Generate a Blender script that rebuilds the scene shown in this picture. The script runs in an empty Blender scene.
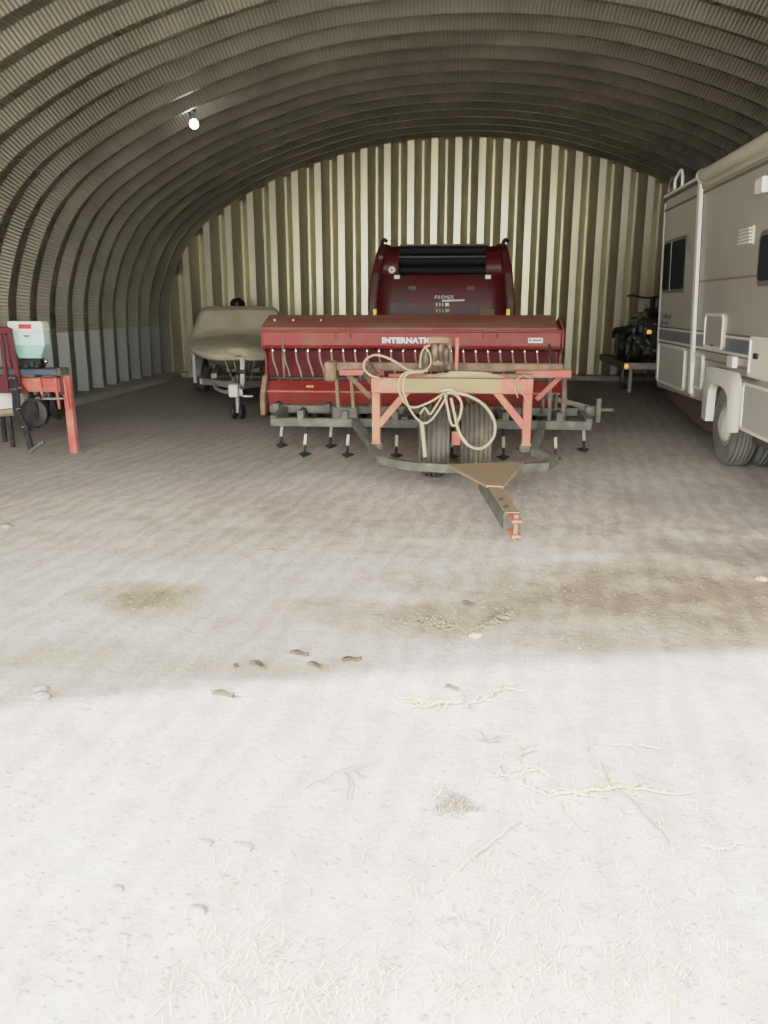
import bpy, bmesh, math, random
from mathutils import Vector, Matrix, noise
random.seed(7)
sc = bpy.context.scene
COL = sc.collection
PI = math.pi

# ------------------------------------------------------------------ camera
F = 800.0; HOR = 305.0; VX = 455.0; EYE = 1.6
PITCH = math.atan((512 - HOR) / F)
YAW = math.atan((VX - 384) * math.cos(PITCH) / F)
fw = Vector((-math.sin(YAW) * math.cos(PITCH), math.cos(YAW) * math.cos(PITCH), -math.sin(PITCH)))
rt = Vector((math.cos(YAW), math.sin(YAW), 0))
up = rt.cross(fw)
EYEP = Vector((0, 0, EYE))
def ray(px, py): return fw * F + rt * (px - 384) - up * (py - 512)
def at(px, py, Yv):                       # point seen at a pixel, on the plane y = Yv
    d = ray(px, py); return EYEP + d * (Yv / d.y)
def gr(px, py, z=0.0):                    # point seen at a pixel, on the plane z
    d = ray(px, py); return EYEP + d * ((z - EYE) / d.z)
cam = bpy.data.cameras.new('camera'); co = bpy.data.objects.new('camera', cam); COL.objects.link(co)
cam.sensor_fit = 'VERTICAL'; cam.sensor_height = 24; cam.lens = F / 1024 * 24
cam.clip_start = .05; cam.clip_end = 500
co.matrix_world = Matrix((( rt.x, up.x, -fw.x, 0), (rt.y, up.y, -fw.y, 0), (rt.z, up.z, -fw.z, EYE), (0, 0, 0, 1)))
sc.camera = co

# ------------------------------------------------------------------ materials
def nodes(name):
    m = bpy.data.materials.new(name); m.use_nodes = True
    nt = m.node_tree; b = nt.nodes['Principled BSDF']
    return m, nt, b
def mat(name, c, rough=.6, metal=0., c2=None, scale=6., bump=0., bscale=None, stretch=(1, 1, 1), lo=.4, hi=.65, spec=.5, emit=None, es=1.):
    m, nt, b = nodes(name)
    b.inputs['Roughness'].default_value = rough
    b.inputs['Metallic'].default_value = metal
    b.inputs['Specular IOR Level'].default_value = spec
    b.inputs['Base Color'].default_value = (*c, 1)
    if emit:
        b.inputs['Emission Color'].default_value = (*emit, 1); b.inputs['Emission Strength'].default_value = es
    L = nt.links
    if c2 or bump:
        g = nt.nodes.new('ShaderNodeNewGeometry')
        mp = nt.nodes.new('ShaderNodeMapping'); mp.inputs['Scale'].default_value = stretch
        L.new(g.outputs['Position'], mp.inputs['Vector'])
        n = nt.nodes.new('ShaderNodeTexNoise'); n.inputs['Scale'].default_value = scale; n.inputs['Detail'].default_value = 6
        L.new(mp.outputs[0], n.inputs['Vector'])
    if c2:
        r = nt.nodes.new('ShaderNodeValToRGB')
        r.color_ramp.elements[0].position = lo; r.color_ramp.elements[0].color = (*c, 1)
        r.color_ramp.elements[1].position = hi; r.color_ramp.elements[1].color = (*c2, 1)
        L.new(n.outputs['Fac'], r.inputs[0]); L.new(r.outputs[0], b.inputs['Base Color'])
    if bump:
        n2 = nt.nodes.new('ShaderNodeTexNoise'); n2.inputs['Scale'].default_value = bscale or scale * 4; n2.inputs['Detail'].default_value = 5
        L.new(mp.outputs[0], n2.inputs['Vector'])
        bp = nt.nodes.new('ShaderNodeBump'); bp.inputs['Strength'].default_value = bump; bp.inputs['Distance'].default_value = .02
        L.new(n2.outputs['Fac'], bp.inputs['Height']); L.new(bp.outputs[0], b.inputs['Normal'])
    return m
M = {}
M['red'] = mat('drill_red_paint', (.30, .025, .022), .5, 0, (.27, .075, .045), 3, lo=.45, hi=.75)
M['red_lid'] = mat('dusty_red_lid', (.30, .085, .055), .7, 0, (.27, .14, .085), 4, stretch=(.3, 1, 1))
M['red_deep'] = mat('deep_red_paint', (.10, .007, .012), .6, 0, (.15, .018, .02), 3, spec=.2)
M['baler'] = mat('maroon_baler_paint', (.085, .006, .009), .42, 0, (.06, .016, .013), 2.2, spec=.3)
M['baler_dark'] = mat('dark_maroon', (.05, .006, .012), .5)
M['pink'] = mat('faded_red_paint', (.54, .165, .125), .7, 0, (.48, .26, .18), 5, lo=.45, hi=.7)
M['rust'] = mat('dusty_rusty_steel', (.22, .16, .10), .85, 0, (.36, .25, .17), 8, bump=.3)
M['tan'] = mat('dust_tan_steel', (.36, .285, .18), .85, 0, (.42, .25, .17), 3.4, bump=.15, lo=.45, hi=.62)
M['grey'] = mat('dusty_grey_steel', (.125, .13, .11), .7, .2, (.22, .21, .17), 9, bump=.2)
M['dark'] = mat('dark_oily_steel', (.03, .03, .03), .55, .3, (.07, .06, .05), 12)
M['black'] = mat('black_plastic', (.012, .013, .014), .45)
M['belt'] = mat('black_rubber_belt', (.006, .010, .009), .7, spec=.2)
M['chrome'] = mat('polished_wear_steel', (.85, .85, .82), .22, 1.)
M['shiny'] = mat('bright_worn_steel', (.85, .84, .78), .35, .3)
M['tire'] = mat('dusty_tire_rubber', (.075, .07, .06), .9, 0, (.16, .145, .12), 5)
M['tire_tan'] = mat('dried_mud_tire_rubber', (.10, .09, .07), .95, 0, (.26, .215, .15), 3)
M['tire_rv'] = mat('grey_tire_rubber', (.13, .13, .115), .85, 0, (.22, .22, .20), 4)
M['fit'] = mat('greasy_fitting_steel', (.09, .07, .05), .6, .2, (.30, .22, .15), 14)
M['hose'] = mat('beige_hose', (.43, .36, .26), .6)
M['hose2'] = mat('pale_pink_hose', (.62, .42, .33), .55)
M['hosed'] = mat('tan_dirty_hose', (.42, .36, .25), .7)
M['white'] = mat('white_decal', (.8, .78, .72), .5)
M['yellow'] = mat('yellow_reflector', (.9, .7, .05), .35, emit=(.9, .7, .05), es=.25)
M['amber'] = mat('amber_lens', (.95, .45, .08), .3, emit=(1, .5, .1), es=.8)
M['gold'] = mat('gold_decal', (.5, .38, .10), .5)
M['olive'] = mat('faded_olive_decal', (.16, .12, .03), .6)
M['rv'] = mat('cream_fibreglass', (.42, .40, .335), .38, 0, (.39, .37, .305), 1.2)
M['rv_white'] = mat('white_trim_plastic', (.88, .87, .80), .35)
M['rv_panel'] = mat('white_compartment_door', (.56, .545, .48), .4)
M['rv_trim'] = mat('dark_trim_strip', (.14, .13, .10), .6)
M['rv_band'] = mat('grey_blue_stripe', (.13, .16, .19), .45, 0, (.18, .20, .215), 1)
M['rv_line'] = mat('brown_pinstripe', (.25, .18, .13), .5)
M['awning'] = mat('cream_rolled_vinyl', (.58, .54, .42), .6)
M['rv_roof'] = mat('pale_roof_skin', (.55, .54, .50), .6)
M['under'] = mat('undercarriage_brown', (.09, .06, .045), .9)
M['canvas'] = mat('tan_boat_canvas', (.46, .40, .275), .9, 0, (.54, .48, .34), 2.5, bump=.3, bscale=7)
M['hull'] = mat('boat_hull_gelcoat', (.22, .20, .15), .4)
M['galv'] = mat('trailer_galvanized', (.42, .42, .38), .5, .4)
M['mint'] = mat('pale_mint_plastic', (.60, .84, .76), .45)
M['mint2'] = mat('translucent_green_plastic', (.36, .62, .55), .45)
M['hopper_lid'] = mat('cream_plastic_lid', (.80, .84, .76), .45)
M['label_red'] = mat('red_label', (.62, .08, .08), .5)
M['label_green'] = mat('green_label', (.10, .28, .20), .5)
M['orange'] = mat('orange_red_paint', (.52, .10, .075), .5, 0, (.66, .26, .20), 5)
M['blue'] = mat('blue_grey_steel', (.06, .09, .13), .5, .2, (.11, .13, .17), 5)
M['wine'] = mat('wine_red_paint', (.13, .018, .028), .5)
M['branch'] = mat('bleached_branch', (.62, .52, .35), .9)
M['twig'] = mat('grey_twig', (.32, .275, .22), .9)
M['leaf'] = mat('grey_brown_leaf', (.15, .13, .105), .9)
M['straw'] = mat('pale_straw', (.86, .74, .50), .8)
M['stone'] = mat('grey_stone', (.34, .32, .29), .95, bump=.4)
M['clod'] = mat('dirt_clod', (.40, .36, .30), 1., bump=.6)
M['concrete'] = mat('dusty_concrete', (.27, .26, .22), .95, 0, (.34, .32, .27), 3, bump=.3)
M['camo'] = mat('mottled_dark_rack', (.02, .02, .02), .6, 0, (.22, .20, .18), 16, lo=.5, hi=.6)
M['bulb'] = mat('lit_bulb', (1, 1, 1), .3, emit=(1, .97, 1), es=30)
M['cord'] = M['black']
# glass for the motorhome windows
M['glass'] = mat('dark_tinted_glass', (.03, .031, .035), .5, spec=0)

# galvanised arch sheet: cross ripples run along the arch length (UV.x, metres)
def arch_mat():
    m, nt, b = nodes('galvanized_arch_sheet'); L = nt.links; N = nt.nodes.new
    uv = N('ShaderNodeUVMap'); uv.uv_map = 'len'
    sp = N('ShaderNodeSeparateXYZ'); L.new(uv.outputs[0], sp.inputs[0])
    mul = N('ShaderNodeMath'); mul.operation = 'MULTIPLY'; mul.inputs[1].default_value = 2 * PI / .048; L.new(sp.outputs[0], mul.inputs[0])
    sn = N('ShaderNodeMath'); sn.operation = 'SINE'; L.new(mul.outputs[0], sn.inputs[0])
    # plain below the seam: UV.x is measured from the seam up (negative below)
    gt = N('ShaderNodeMath'); gt.operation = 'GREATER_THAN'; gt.inputs[1].default_value = 0; L.new(sp.outputs[0], gt.inputs[0])
    rp = N('ShaderNodeMath'); rp.operation = 'MULTIPLY'; L.new(sn.outputs[0], rp.inputs[0]); L.new(gt.outputs[0], rp.inputs[1])
    bp = N('ShaderNodeBump'); bp.inputs['Strength'].default_value = .8; bp.inputs['Distance'].default_value = .0028
    L.new(rp.outputs[0], bp.inputs['Height']); L.new(bp.outputs[0], b.inputs['Normal'])
    g = N('ShaderNodeNewGeometry')
    n = N('ShaderNodeTexNoise'); n.inputs['Scale'].default_value = 1.3; n.inputs['Detail'].default_value = 8; L.new(g.outputs['Position'], n.inputs['Vector'])
    r = N('ShaderNodeValToRGB')
    r.color_ramp.elements[0].position = .35; r.color_ramp.elements[0].color = (.20, .188, .14, 1)
    r.color_ramp.elements[1].position = .7; r.color_ramp.elements[1].color = (.305, .285, .215, 1)
    L.new(n.outputs['Fac'], r.inputs[0])
    # lower panels: cleaner blue-grey sheet
    mx = N('ShaderNodeMix'); mx.data_type = 'RGBA'; L.new(gt.outputs[0], mx.inputs['Factor'])
    mx.inputs['A'].default_value = (.27, .275, .255, 1); L.new(r.outputs[0], mx.inputs['B'])
    # ripple valleys darkened: occlusion shade multiplied into the colour
    ab = N('ShaderNodeMath'); ab.operation = 'MULTIPLY_ADD'; L.new(rp.outputs[0], ab.inputs[0]); ab.inputs[1].default_value = .11; ab.inputs[2].default_value = .89
    m2 = N('ShaderNodeMix'); m2.data_type = 'RGBA'; m2.blend_type = 'MULTIPLY'; m2.inputs['Factor'].default_value = 1
    L.new(mx.outputs['Result'], m2.inputs['A']); L.new(ab.outputs[0], m2.inputs['B']); L.new(m2.outputs['Result'], b.inputs['Base Color'])
    b.inputs['Metallic'].default_value = .6; b.inputs['Roughness'].default_value = .42
    return m
M['arch'] = arch_mat()
M['endwall'] = mat('endwall_sheet', (.61, .565, .395), .36, .88, (.49, .465, .36), 2.0, stretch=(1.5, 1, .25), lo=.35, hi=.7)

def floor_mat():
    m, nt, b = nodes('packed_dirt'); L = nt.links; N = nt.nodes.new
    g = N('ShaderNodeNewGeometry')
    def noi(s, d=8, rough=.6, vec=None):
        n = N('ShaderNodeTexNoise'); n.inputs['Scale'].default_value = s; n.inputs['Detail'].default_value = d; n.inputs['Roughness'].default_value = rough
        L.new(vec or g.outputs['Position'], n.inputs['Vector']); return n
    n1 = noi(.55); r = N('ShaderNodeValToRGB')
    r.color_ramp.elements[0].position = .36; r.color_ramp.elements[0].color = (.62, .57, .525, 1)
    r.color_ramp.elements[1].position = .62; r.color_ramp.elements[1].color = (.78, .74, .71, 1)
    L.new(n1.outputs['Fac'], r.inputs[0])
    n2 = noi(7, 10, .7); r2 = N('ShaderNodeValToRGB')
    r2.color_ramp.elements[0].position = .3; r2.color_ramp.elements[0].color = (.88, .87, .86, 1)
    r2.color_ramp.elements[1].position = .7; r2.color_ramp.elements[1].color = (1.06, 1.06, 1.06, 1)
    L.new(n2.outputs['Fac'], r2.inputs[0])
    mx = N('ShaderNodeMix'); mx.data_type = 'RGBA'; mx.blend_type = 'MULTIPLY'; mx.inputs['Factor'].default_value = 1
    L.new(r.outputs[0], mx.inputs['A']); L.new(r2.outputs[0], mx.inputs['B'])
    cur = mx.outputs['Result']
    sp = N('ShaderNodeSeparateXYZ'); L.new(g.outputs['Position'], sp.inputs[0])
    # damp brown patches, at fixed places on the ground
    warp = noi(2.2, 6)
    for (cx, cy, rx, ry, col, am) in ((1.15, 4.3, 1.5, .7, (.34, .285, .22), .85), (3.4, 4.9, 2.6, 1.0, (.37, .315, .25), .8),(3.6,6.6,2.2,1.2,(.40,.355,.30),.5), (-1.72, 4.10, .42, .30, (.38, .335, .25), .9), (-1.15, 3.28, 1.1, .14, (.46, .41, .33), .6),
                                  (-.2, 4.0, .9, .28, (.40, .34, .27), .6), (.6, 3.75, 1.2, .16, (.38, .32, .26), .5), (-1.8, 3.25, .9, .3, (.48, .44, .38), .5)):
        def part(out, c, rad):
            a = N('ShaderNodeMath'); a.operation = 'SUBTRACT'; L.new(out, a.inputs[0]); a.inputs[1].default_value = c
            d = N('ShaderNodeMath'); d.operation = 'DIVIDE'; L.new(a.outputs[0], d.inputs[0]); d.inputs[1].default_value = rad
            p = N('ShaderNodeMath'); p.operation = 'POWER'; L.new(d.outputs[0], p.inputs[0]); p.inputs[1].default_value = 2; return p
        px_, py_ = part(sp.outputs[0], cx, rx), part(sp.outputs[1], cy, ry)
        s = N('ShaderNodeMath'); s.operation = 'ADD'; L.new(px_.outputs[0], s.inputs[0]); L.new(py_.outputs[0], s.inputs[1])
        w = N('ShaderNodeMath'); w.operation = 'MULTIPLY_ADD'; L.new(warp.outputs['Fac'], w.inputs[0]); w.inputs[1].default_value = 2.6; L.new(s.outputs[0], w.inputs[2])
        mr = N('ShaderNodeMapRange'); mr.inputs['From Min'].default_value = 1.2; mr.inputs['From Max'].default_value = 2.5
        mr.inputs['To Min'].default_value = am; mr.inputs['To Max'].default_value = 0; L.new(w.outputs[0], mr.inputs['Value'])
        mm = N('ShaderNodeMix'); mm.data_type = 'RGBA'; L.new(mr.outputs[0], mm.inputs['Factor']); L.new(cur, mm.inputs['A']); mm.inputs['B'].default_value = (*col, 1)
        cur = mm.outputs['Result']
    # far part darkened towards the back: light falloff put into the colour
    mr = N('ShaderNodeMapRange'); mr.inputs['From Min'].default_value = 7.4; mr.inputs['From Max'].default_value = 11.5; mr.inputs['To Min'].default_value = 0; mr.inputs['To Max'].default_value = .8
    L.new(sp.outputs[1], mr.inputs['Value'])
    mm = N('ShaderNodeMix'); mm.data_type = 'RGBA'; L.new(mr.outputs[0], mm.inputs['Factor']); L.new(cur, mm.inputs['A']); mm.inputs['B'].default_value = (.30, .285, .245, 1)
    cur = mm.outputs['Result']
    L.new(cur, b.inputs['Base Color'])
    FLB = cur
    b.inputs['Roughness'].default_value = .95; b.inputs['Specular IOR Level'].default_value = .15
    # relief: fine grit + tyre cleat furrows
    mp = N('ShaderNodeMapping'); mp.inputs['Rotation'].default_value = (0, 0, .18); L.new(g.outputs['Position'], mp.inputs['Vector'])
    w = N('ShaderNodeTexWave'); w.inputs['Scale'].default_value = .85; w.inputs['Distortion'].default_value = 5; w.inputs['Detail'].default_value = 4; w.inputs['Detail Scale'].default_value = 1.2
    L.new(mp.outputs[0], w.inputs['Vector'])
    n3 = noi(28, 8, .7)
    w2 = N('ShaderNodeTexWave'); w2.inputs['Scale'].default_value = 1.9; w2.inputs['Distortion'].default_value = 9; w2.inputs['Detail'].default_value = 5; w2.inputs['Detail Scale'].default_value = 2.2; w2.inputs['Detail Roughness'].default_value = .65
    mp2 = N('ShaderNodeMapping'); mp2.inputs['Rotation'].default_value = (0, 0, .32); mp2.inputs['Scale'].default_value = (1, .45, 1); L.new(g.outputs['Position'], mp2.inputs['Vector']); L.new(mp2.outputs[0], w2.inputs['Vector'])
    rw = N('ShaderNodeValToRGB'); rw.color_ramp.elements[0].color = (.90, .89, .875, 1); rw.color_ramp.elements[1].color = (1.05, 1.05, 1.05, 1); L.new(w2.outputs['Fac'], rw.inputs[0])
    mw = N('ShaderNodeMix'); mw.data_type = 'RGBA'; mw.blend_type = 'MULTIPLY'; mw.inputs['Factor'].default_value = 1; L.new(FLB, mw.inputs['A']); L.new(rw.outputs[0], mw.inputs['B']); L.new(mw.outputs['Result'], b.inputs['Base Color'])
    ad = N('ShaderNodeMath'); ad.operation = 'MULTIPLY_ADD'; L.new(w.outputs['Fac'], ad.inputs[0]); ad.inputs[1].default_value = 1.3; L.new(n3.outputs['Fac'], ad.inputs[2])
    ad2 = N('ShaderNodeMath'); ad2.operation = 'MULTIPLY_ADD'; L.new(n2.outputs['Fac'], ad2.inputs[0]); ad2.inputs[1].default_value = 1.2; L.new(ad.outputs[0], ad2.inputs[2])
    bp = N('ShaderNodeBump'); bp.inputs['Strength'].default_value = .45; bp.inputs['Distance'].default_value = .016
    L.new(ad2.outputs[0], bp.inputs['Height']); L.new(bp.outputs[0], b.inputs['Normal'])
    return m
M['floor'] = floor_mat()

# ------------------------------------------------------------------ mesh helpers
ROOT = {}
def tag(o, label=None, cat=None, group=None, kind=None):
    if label: o['label'] = label
    if cat: o['category'] = cat
    if group: o['group'] = group
    if kind: o['kind'] = kind
    return o
def thing(name, label, cat, loc, group=None, rot=(0, 0, 0)):
    o = bpy.data.objects.new(name, None); COL.objects.link(o); o.empty_display_size = .2
    o.location = loc; o.rotation_euler = rot; ROOT[o.name] = Vector(loc)
    return tag(o, label, cat, group)
class MB:
    def __init__(s): s.v = []; s.f = []; s.sm = []
    def add(s, vs, fs, smooth=False):
        b = len(s.v); s.v += [tuple(v) for v in vs]
        for f in fs: s.f.append([b + i for i in f]); s.sm.append(smooth)
        return s
    def box(s, a, b):
        x0, y0, z0 = a; x1, y1, z1 = b
        x0, x1 = min(x0, x1), max(x0, x1); y0, y1 = min(y0, y1), max(y0, y1); z0, z1 = min(z0, z1), max(z0, z1)
        return s.add([(x0, y0, z0), (x1, y0, z0), (x1, y1, z0), (x0, y1, z0), (x0, y0, z1), (x1, y0, z1), (x1, y1, z1), (x0, y1, z1)],
                     [(0, 3, 2, 1), (4, 5, 6, 7), (0, 1, 5, 4), (1, 2, 6, 5), (2, 3, 7, 6), (3, 0, 4, 7)])
    def bar(s, p, q, w, h, upv=(0, 0, 1)):      # rectangular bar from p to q
        p, q = Vector(p), Vector(q); d = (q - p).normalized(); u = Vector(upv)
        if abs(d.dot(u)) > .99: u = Vector((0, 1, 0))
        r = d.cross(u).normalized(); u = r.cross(d)
        vs = [c + r * (w / 2) * i + u * (h / 2) * j for c in (p, q) for i, j in ((-1, -1), (1, -1), (1, 1), (-1, 1))]
        return s.add(vs, [(0, 1, 2, 3), (4, 7, 6, 5), (0, 4, 5, 1), (1, 5, 6, 2), (2, 6, 7, 3), (3, 7, 4, 0)])
    def tube(s, pts, r, n=8, cap=True):
        pts = [Vector(p) for p in pts]; rs = r if isinstance(r, (list, tuple)) else [r] * len(pts)
        rings = []; prev = None
        for i, p in enumerate(pts):
            d = (pts[min(i + 1, len(pts) - 1)] - pts[max(i - 1, 0)])
            d = d.normalized() if d.length > 1e-9 else Vector((0, 0, 1))
            if prev is None:
                u = Vector((0, 0, 1)) if abs(d.z) < .9 else Vector((1, 0, 0))
            else: u = prev
            u = (u - d * u.dot(d)).normalized(); prev = u; w = d.cross(u)
            rings.append([p + (u * math.cos(2 * PI * k / n) + w * math.sin(2 * PI * k / n)) * rs[i] for k in range(n)])
        vs = [v for R in rings for v in R]; fs = []
        for i in range(len(pts) - 1):
            for k in range(n):
                fs.append((i * n + k, i * n + (k + 1) % n, (i + 1) * n + (k + 1) % n, (i + 1) * n + k))
        if cap: fs.append(tuple(range(n - 1, -1, -1))); fs.append(tuple((len(pts) - 1) * n + k for k in range(n)))
        return s.add(vs, fs, True)
    def curve(s, pts, r, n=8, sub=6):           # Catmull-Rom smoothed tube
        return s.tube(smooth(pts, sub), r, n)
    def lathe(s, prof, c, axis='x', n=32, smooth=True):   # prof: (axial, radius)
        c = Vector(c); vs = []
        for a, r in prof:
            for k in range(n):
                t = 2 * PI * k / n; u, v = r * math.cos(t), r * math.sin(t)
                vs.append(c + {'x': Vector((a, u, v)), 'y': Vector((v, a, u)), 'z': Vector((u, v, a))}[axis])
        fs = []
        for i in range(len(prof) - 1):
            for k in range(n): fs.append((i * n + k, i * n + (k + 1) % n, (i + 1) * n + (k + 1) % n, (i + 1) * n + k))
        fs.append(tuple(range(n - 1, -1, -1))); fs.append(tuple((len(prof) - 1) * n + k for k in range(n)))
        return s.add(vs, fs, smooth)
    def prism(s, poly, a, b, axis='x'):         # extrude a 2-D polygon along an axis from a to b
        n = len(poly)
        def P(t, u, v): return {'x': (t, u, v), 'y': (u, t, v), 'z': (u, v, t)}[axis]
        vs = [P(a, *p) for p in poly] + [P(b, *p) for p in poly]
        fs = [tuple(range(n - 1, -1, -1)), tuple(range(n, 2 * n))] + [(i, (i + 1) % n, n + (i + 1) % n, n + i) for i in range(n)]
        return s.add(vs, fs)
    def ball(s, c, r, n=12, m=8, sc3=(1, 1, 1)):
        vs = []; fs = []
        for j in range(m + 1):
            ph = PI * j / m
            for k in range(n):
                t = 2 * PI * k / n
                vs.append((c[0] + r * sc3[0] * math.sin(ph) * math.cos(t), c[1] + r * sc3[1] * math.sin(ph) * math.sin(t), c[2] + r * sc3[2] * math.cos(ph)))
        for j in range(m):
            for k in range(n): fs.append((j * n + k, (j + 1) * n + k, (j + 1) * n + (k + 1) % n, j * n + (k + 1) % n))
        return s.add(vs, fs, True)
    def xf(s, fn): s.v = [tuple(fn(Vector(v))) for v in s.v]; return s
    def build(s, name, m, parent=None, bevel=0., local=False, kind=None, sub=0, seg=1):
        me = bpy.data.meshes.new(name)
        off = Vector((0, 0, 0))
        if parent and not local: off = ROOT[parent.name]
        me.from_pydata([tuple(Vector(v) - off) for v in s.v], [], s.f)
        bm = bmesh.new(); bm.from_mesh(me); bmesh.ops.remove_doubles(bm, verts=bm.verts, dist=1e-5)
        bmesh.ops.recalc_face_normals(bm, faces=bm.faces); bm.to_mesh(me); bm.free()
        anys = any(s.sm)
        if anys: 
            for p in me.polygons: p.use_smooth = True
            try: me.set_sharp_from_angle(angle=math.radians(38))
            except Exception: pass
        me.materials.append(m if not isinstance(m, str) else M[m])
        o = bpy.data.objects.new(name, me); COL.objects.link(o)
        if parent: o.parent = parent
        ROOT[o.name] = off if parent else Vector((0, 0, 0))
        if bevel:
            b = o.modifiers.new('bevel', 'BEVEL'); b.width = bevel; b.segments = seg; b.limit_method = 'ANGLE'; b.angle_limit = math.radians(40)
        if sub:
            b = o.modifiers.new('sub', 'SUBSURF'); b.levels = sub; b.render_levels = sub
        if kind: o['kind'] = kind
        return o
    def own(s, name, m, label, cat, group=None, **k):      # a top-level thing that is one mesh, origin at its base
        cx = sum(v[0] for v in s.v) / len(s.v); cy = sum(v[1] for v in s.v) / len(s.v); cz = min(v[2] for v in s.v)
        s.v = [(v[0] - cx, v[1] - cy, v[2] - cz) for v in s.v]
        o = s.build(name, m, **k); o.location = (cx, cy, cz); return tag(o, label, cat, group)
def smooth(pts, sub=6):
    P = [Vector(p) for p in pts]; P = [P[0] * 2 - P[1]] + P + [P[-1] * 2 - P[-2]]; out = []
    for i in range(1, len(P) - 2):
        a, b, c, d = P[i - 1:i + 3]
        for k in range(sub):
            t = k / sub
            out.append(.5 * (2 * b + (c - a) * t + (2 * a - 5 * b + 4 * c - d) * t * t + (3 * b - a - 3 * c + d) * t ** 3))
    out.append(P[-2]); return out
def text(body, size, loc, rot, m, parent, name='lettering', shear=0., width=1., bold=.0, ext=.002, local=False):
    cu = bpy.data.curves.new(name, 'FONT'); cu.body = body; cu.size = size; cu.extrude = ext; cu.shear = shear; cu.offset = bold; cu.space_character = 1.1
    t = bpy.data.objects.new(name, cu); COL.objects.link(t)
    dg = bpy.context.evaluated_depsgraph_get(); me = bpy.data.meshes.new_from_object(t.evaluated_get(dg))
    bpy.data.objects.remove(t); me.materials.clear(); me.materials.append(m)
    o = bpy.data.objects.new(name, me); COL.objects.link(o)
    o.parent = parent; off = Vector((0, 0, 0)) if local else ROOT[parent.name]
    o.location = Vector(loc) - off; o.rotation_euler = rot; o.scale = (width, 1, 1)
    return o
def dup(root, loc, parent=None, rot=None, label=None):
    c = root.copy(); COL.objects.link(c); c.parent = parent
    c.location = loc
    if rot is not None: c.rotation_euler = rot
    if label: c['label'] = label
    for ch in root.children:
        d = ch.copy(); COL.objects.link(d); d.parent = c
        for g in ch.children:
            e = g.copy(); COL.objects.link(e); e.parent = d
    return c

# ------------------------------------------------------------------ the setting
BACK = 18.2; FRONT = -1.0
half = [(6.45, 0), (6.44, 1.15), (6.40, 1.7), (6.22, 2.3), (5.95, 2.82), (5.6, 3.22), (5.15, 3.56), (4.25, 4.05), (3.35, 4.41), (2.1, 4.77), (1.05, 4.93), (0, 4.98)]
ctrl = [(-x, 0, z) for x, z in half] + [(x, 0, z) for x, z in half[-2::-1]]
sm = smooth(ctrl[1:-1], 5)
path = [Vector((-6.45, 0, -.02))] + [Vector((-6.447, 0, .5))] + sm + [Vector((6.447, 0, .5)), Vector((6.45, 0, -.02))]
def make_shell():
    n = len(path); nor = []; ln = []
    acc = 0
    for i, p in enumerate(path):
        d = (path[min(i + 1, n - 1)] - path[max(i - 1, 0)]).normalized()
        nor.append(Vector((-d.z, 0, d.x)))        # outward
        if i: acc += (p - path[i - 1]).length
        ln.append(acc)
    tot = ln[-1]; seam = 1.17
    prof = []                                      # (y, depth outward)
    P = .605; D = .15; y = 11.42 - 21 * P
    while y < BACK + .4:
        prof += [(y, 0), (y + .05, 0), (y + .08, D), (y + .47, D), (y + .585, 0)]
        y += P
    prof = [(a, b) for a, b in prof if FRONT <= a <= BACK + .3]
    prof.append((BACK+.32, 0)) 
    vs = []; uvs = []
    for (yy, dd) in prof:
        for i, p in enumerate(path):
            q = p + nor[i] * dd; vs.append((q.x, yy, q.z))
            l = min(ln[i], tot - ln[i]); uvs.append((l - seam, yy))
    fs = []
    for j in range(len(prof) - 1):
        for i in range(n - 1): fs.append((j * n + i, j * n + i + 1, (j + 1) * n + i + 1, (j + 1) * n + i))
    me = bpy.data.meshes.new('ceiling'); me.from_pydata(vs, [], fs)
    uvl = me.uv_layers.new(name='len')
    for lp in me.loops: uvl.data[lp.index].uv = uvs[lp.vertex_index]
    me.materials.append(M['arch'])
    o = bpy.data.objects.new('ceiling', me); COL.objects.link(o); o['kind'] = 'structure'
    so = o.modifiers.new('t', 'SOLIDIFY'); so.thickness = .012; so.offset = 1
    bv = o.modifiers.new('b', 'BEVEL'); bv.width = .018; bv.segments = 2; bv.limit_method = 'ANGLE'; bv.angle_limit = math.radians(20)
make_shell()

def arch_z(x):
    x = abs(x)
    best = 0
    for i in range(len(sm) - 1):
        a, b = sm[i], sm[i + 1]
        if min(a.x, b.x) <= x <= max(a.x, b.x) and b.x != a.x:
            best = a.z + (b.z - a.z) * (x - a.x) / (b.x - a.x)
    return best
def make_back():
    P = .50; x = -6.55; pts = []
    while x < 6.7:
        # front flat, slope back, narrow valley flat, slope forward
        pts += [(x, 0), (x + .13, 0), (x + .285, .24), (x + .33, .24), (x + .485, 0)]
        x += P
    m = MB(); n = len(pts)
    vs = []
    for (xx, dd) in pts:
        zt = arch_z(xx) + .17 if abs(xx) < 6.4 else 2.0
        if abs(xx) >= 6.3: zt = 2.1
        vs += [(xx, BACK + dd, -.02), (xx, BACK + dd, zt)]
    m.add(vs, [(2 * i, 2 * i + 2, 2 * i + 3, 2 * i + 1) for i in range(n - 1)])
    o = m.build('wall_back', 'endwall', kind='structure')
    b2 = MB(); poly = [(p.x * 1.05, p.z * 1.04 if p.z > 1 else p.z) for p in path]
    b2.prism(poly, BACK + .26, BACK + .29, 'y'); b2.build('wall_back_girt', 'grey', kind='structure').name = 'trim_1'
make_back()
c = MB(); c.prism([(BACK - .02, -.02), (BACK - .25, -.02), (BACK - .25, .10), (BACK - .02, .12)], -6.45, 6.45, 'x').build('baseboard_back', 'concrete', bevel=.02, kind='structure')
for s_, nm in ((-1, 'left'), (1, 'right')):
    c = MB(); c.prism([(s_ * 6.6, -.02), (s_ * 6.14, -.02), (s_ * 6.18, .10), (s_ * 6.6, .13)], FRONT, BACK - .25, 'y').build('baseboard_' + nm, 'concrete', bevel=.02, kind='structure')

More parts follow.
